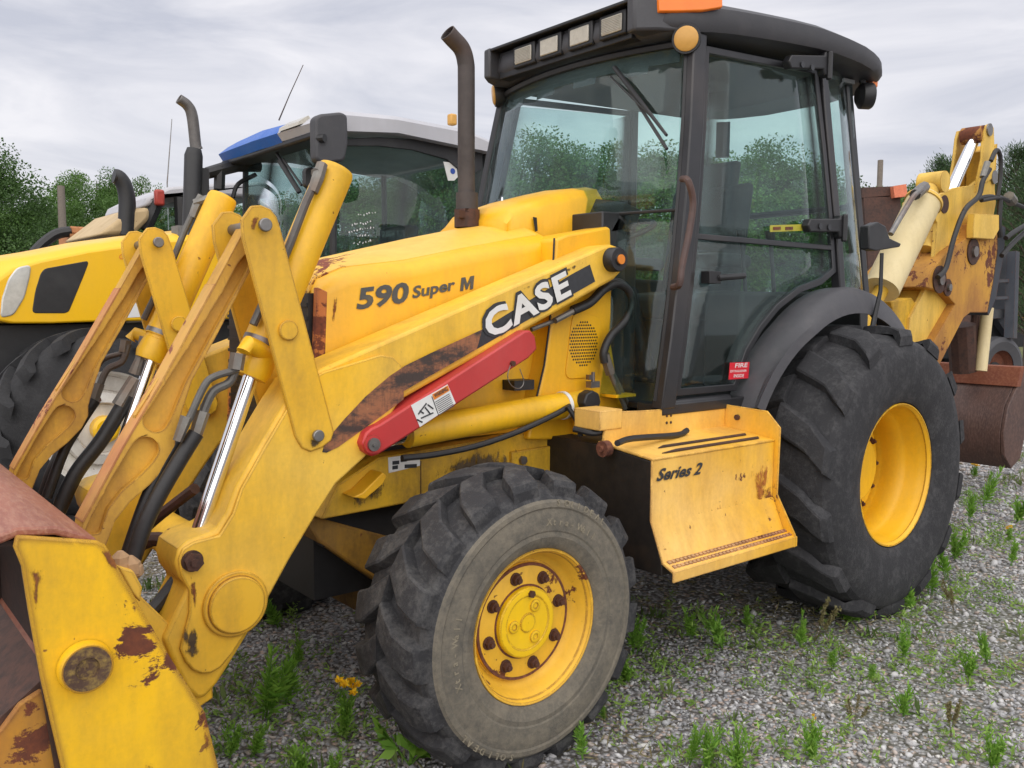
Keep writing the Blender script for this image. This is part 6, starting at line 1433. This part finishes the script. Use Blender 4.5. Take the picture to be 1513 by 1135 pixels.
for a in (
    ('feather', 396, 1062, 118, 'tall feathery green weed on shaded gravel below the loader arm tip'),
    ('feather', 428, 1040, 90, 'second feathery weed just right of the tallest below the arm tip'),
    ('feather', 414, 930, 62, 'thin weed growing close under the round boss of the loader arm'),
    ('feather', 442, 985, 46, 'short weed between the arm boss and the front tyre'),
    ('flower', 508, 1088, 108, 'clump of bright yellow flowers left of the front tyre', .7),
    ('broad', 606, 1132, 104, 'lush broad green weed leaning on the front tyre tread', .8),
    ('tuft', 446, 1150, 46, 'bright green tuft at the bottom edge left of the front tyre', 1.1),
    ('tuft', 492, 1146, 34, 'small tuft at the bottom edge under the yellow flower clump', 1.1),
    ('tuft', 340, 1120, 50, 'tuft of weeds right of the loader bucket side plate', .9),
    ('tuft', 232, 940, 62, 'grassy tuft between the bucket plate and the loader arm', 1.1),
    ('tuft', 176, 850, 60, 'green tuft beside the black hoses behind the bucket', 1.0),
    ('tuft', 322, 800, 40, 'small tuft beside the foot of the chrome rod'),
    ('feather', 370, 1118, 60, 'dim feathery weed near the bottom edge below the arm tip'),
    ('feather', 936, 966, 62, 'leafy weed against the rear side of the front tyre'),
    ('tuft', 924, 1008, 40, 'tuft low against the front tyre on its step side'),
    ('flower', 893, 1062, 34, 'small yellow flower by the front tyre sidewall', .9),
    ('feather', 862, 1122, 56, 'slender weed in front of the front tyre sidewall'),
    ('tuft', 806, 1112, 26, 'low sprout under the front tyre sidewall'),
    ('feather', 1024, 944, 50, 'weed in the shadow under the step box, left one'),
    ('tuft', 1068, 960, 58, 'bushy green tuft in the shadow below the step box', .8),
    ('feather', 1104, 930, 40, 'slim weed under the step box near the rear tyre'),
    ('feather', 1184, 958, 52, 'green weed with a pale stalk in front of the rear tyre', .8),
    ('dry', 1202, 952, 68, 'dry beige stalks in front of the rear tyre', .6),
    ('broad', 1244, 916, 26, 'leafy sprout at the foot of the rear tyre', 1.2),
    ('broad', 1276, 914, 22, 'second leafy sprout at the foot of the rear tyre', 1.2),
    ('tuft', 1040, 1138, 66, 'tall green tuft at the bottom edge right of the front tyre', .7),
    ('feather', 1018, 1130, 78, 'feathery weed at the bottom edge nearest the front tyre', .7),
    ('tuft', 1092, 1142, 70, 'dense dark green tuft at the bottom edge', .7),
    ('tuft', 1198, 1128, 66, 'rounded tuft with one yellow flower above it', .7),
    ('flower', 1201, 1118, 64, 'single yellow flower rising from the rounded tuft', .25),
    ('tuft', 1335, 1060, 48, 'compact bright tuft alone in the middle of the open gravel', .9),
    ('tuft', 1464, 1136, 58, 'leafy tuft near the bottom right corner', .8),
    ('feather', 1232, 990, 42, 'thin weed in open gravel below the rear tyre'),
    ('feather', 1336, 976, 58, 'upright weed in the gravel in front of the bright tuft', .8),
    ('tuft', 1432, 1004, 44, 'green tuft in the right half of the gravel', .9),
    ('feather', 1460, 982, 62, 'tall slender weed at the right beside a green tuft', .7),
    ('feather', 1348, 905, 60, 'weed at the gravel edge of the rear tyre', .7),
    ('feather', 1376, 880, 72, 'tall weed rising behind the rear tyre bottom', .7),
    ('feather', 1398, 858, 84, 'tallest weed at the back of the rear tyre', .6),
    ('tuft', 1320, 902, 36, 'low tuft tucked under the rear tyre', 1.1),
    ('tuft', 1410, 828, 46, 'bushy weed just behind the rear tyre', .9),
    ('feather', 1430, 772, 56, 'weed under the backhoe bucket, left one', .7),
    ('feather', 1452, 748, 60, 'weed under the backhoe bucket, right one', .7),
    ('flower', 1440, 706, 24, 'yellow flowers below the backhoe bucket'),
    ('feather', 1494, 836, 46, 'weed at the right edge level with the rear hub', .7),
    ('tuft', 1502, 772, 50, 'weed at the right edge below the backhoe bucket', .8),
    ('dry', 1410, 905, 44, 'dry stalks in the gravel right of the rear tyre', .7),
    ('dry', 1262, 1075, 40, 'dry stalks in open gravel left of the compact tuft', .9),
    ('dry', 1405, 1090, 56, 'dry stalks left of the leafy corner tuft', .8),
    ('flower', 1493, 800, 24, 'tiny yellow flower at the right edge of the gravel'),
    ('feather', 1290, 1010, 34, 'small weed left of the compact bright tuft')):
    weed(*a)
# low sprigs and dead grass nobody could count
N1 = 26000
sx_ = rng.uniform(-4.4, 8, N1); sy_ = rng.uniform(-2.8, 5, N1)
den = .5+.5*np.sin(sx_*1.9+np.sin(sy_*2.3)*1.3)*np.sin(sy_*2.1+sx_*.7); left = (sx_ < -1.9) & (sy_ < 1.5)
keep = rng.random(N1) < np.where(left, .2, .01+.14*den**3.0); keep &= ~((np.abs(sy_) < 1.1) & (np.abs(sx_) < .6)); keep &= ~((np.abs(sy_) < 1.1) & (np.abs(sx_+2.18) < .3))
sx_, sy_ = sx_[keep], sy_[keep]; n = len(sx_); nb = 9
base = np.repeat(np.stack([sx_, sy_, np.zeros(n)], 1), nb, 0)+rng.normal(size=(n*nb, 3))*np.array([.018, .018, 0]); hh = np.repeat(rng.uniform(.02, .085, n)*(.6+.8*den[keep]) if False else rng.uniform(.02, .085, n), nb)*rng.uniform(.5, 1.2, n*nb)
tone = np.clip(np.repeat(rng.random(n), nb)+rng.normal(size=n*nb)*.1, 0, 1)
sp_ = place('ground_sprigs', leaf_mesh('ground_sprigs', base, rng.normal(size=(n*nb, 3))*.5+np.array([0, 0, 1]), hh, M['sprig'], .2, tone)); tag(sp_, kind='stuff')
nd = 9000; dx_ = rng.uniform(-4.2, 6, nd); dy_ = rng.uniform(-2.7, 3.5, nd); dm = np.sin(dx_*1.9+np.sin(dy_*2.3)*1.3)*np.sin(dy_*2.1+dx_*.7) > .1
dx_, dy_ = dx_[dm], dy_[dm]; nd = len(dx_); nb = 6; base = np.repeat(np.stack([dx_, dy_, np.full(nd, .008)], 1), nb, 0)+rng.normal(size=(nd*nb, 3))*np.array([.03, .03, .003])
dg = place('dead_grass', leaf_mesh('dead_grass', base, rng.normal(size=(nd*nb, 3))*np.array([1, 1, .25])+np.array([0, 0, .18]), rng.uniform(.02, .07, nd*nb), M['weed_dry'], .09)); tag(dg, kind='stuff')

M['ground_weed'] = leafmat('ground_weed_leaves', (.13, .25, .035), (.30, .46, .09), .35)
# low leafy ground cover in loose patches
pc_ = [(U(x, y, Z=0), r_, n_) for x, y, r_, n_ in ((400, 1010, .30, 60), (480, 1080, .25, 50), (350, 930, .25, 40), (430, 1110, .3, 45), (320, 1080, .25, 40), (250, 900, .25, 35), (930, 990, .20, 36), (1060, 950, .35, 60), (1180, 945, .25, 36), (1300, 905, .25, 40), (1385, 870, .3, 60), (1420, 800, .35, 60), (1440, 740, .5, 80), (1490, 800, .5, 70), (1440, 990, .25, 36), (1350, 980, .2, 24), (1200, 1110, .2, 26), (1080, 1120, .2, 26), (1030, 1120, .18, 20), (890, 1050, .2, 30), (1480, 900, .3, 30), (1290, 1040, .25, 20), (700, 900, .5, 60), (1480, 1110, .25, 30), (1240, 1000, .3, 24), (1100, 1010, .3, 24))]
cc = []; 
for p, r_, n_ in pc_:
    n_ = int(n_*.95); q = rng.normal(size=(n_, 2))*r_*.6; cc.append(np.stack([p[0]+q[:, 0], p[1]+q[:, 1], np.zeros(n_)], 1))
cc = np.concatenate(cc); n = len(cc); nb = 14; hgt = rng.lognormal(-3.2, .45, n)
base = np.repeat(cc, nb, 0); tt = rng.random(n*nb)*np.repeat(hgt, nb); base[:, 2] += tt; base[:, :2] += rng.normal(size=(n*nb, 2))*.016
lc = place('low_weeds', leaf_mesh('low_weeds', base, rng.normal(size=(n*nb, 3))*np.array([1, 1, .4])+np.array([0, 0, .6]), rng.uniform(.010, .034, n*nb), M['ground_weed'], .30, np.clip(np.repeat(rng.random(n), nb)+rng.normal(size=n*nb)*.15, 0, 1))); tag(lc, kind='stuff')
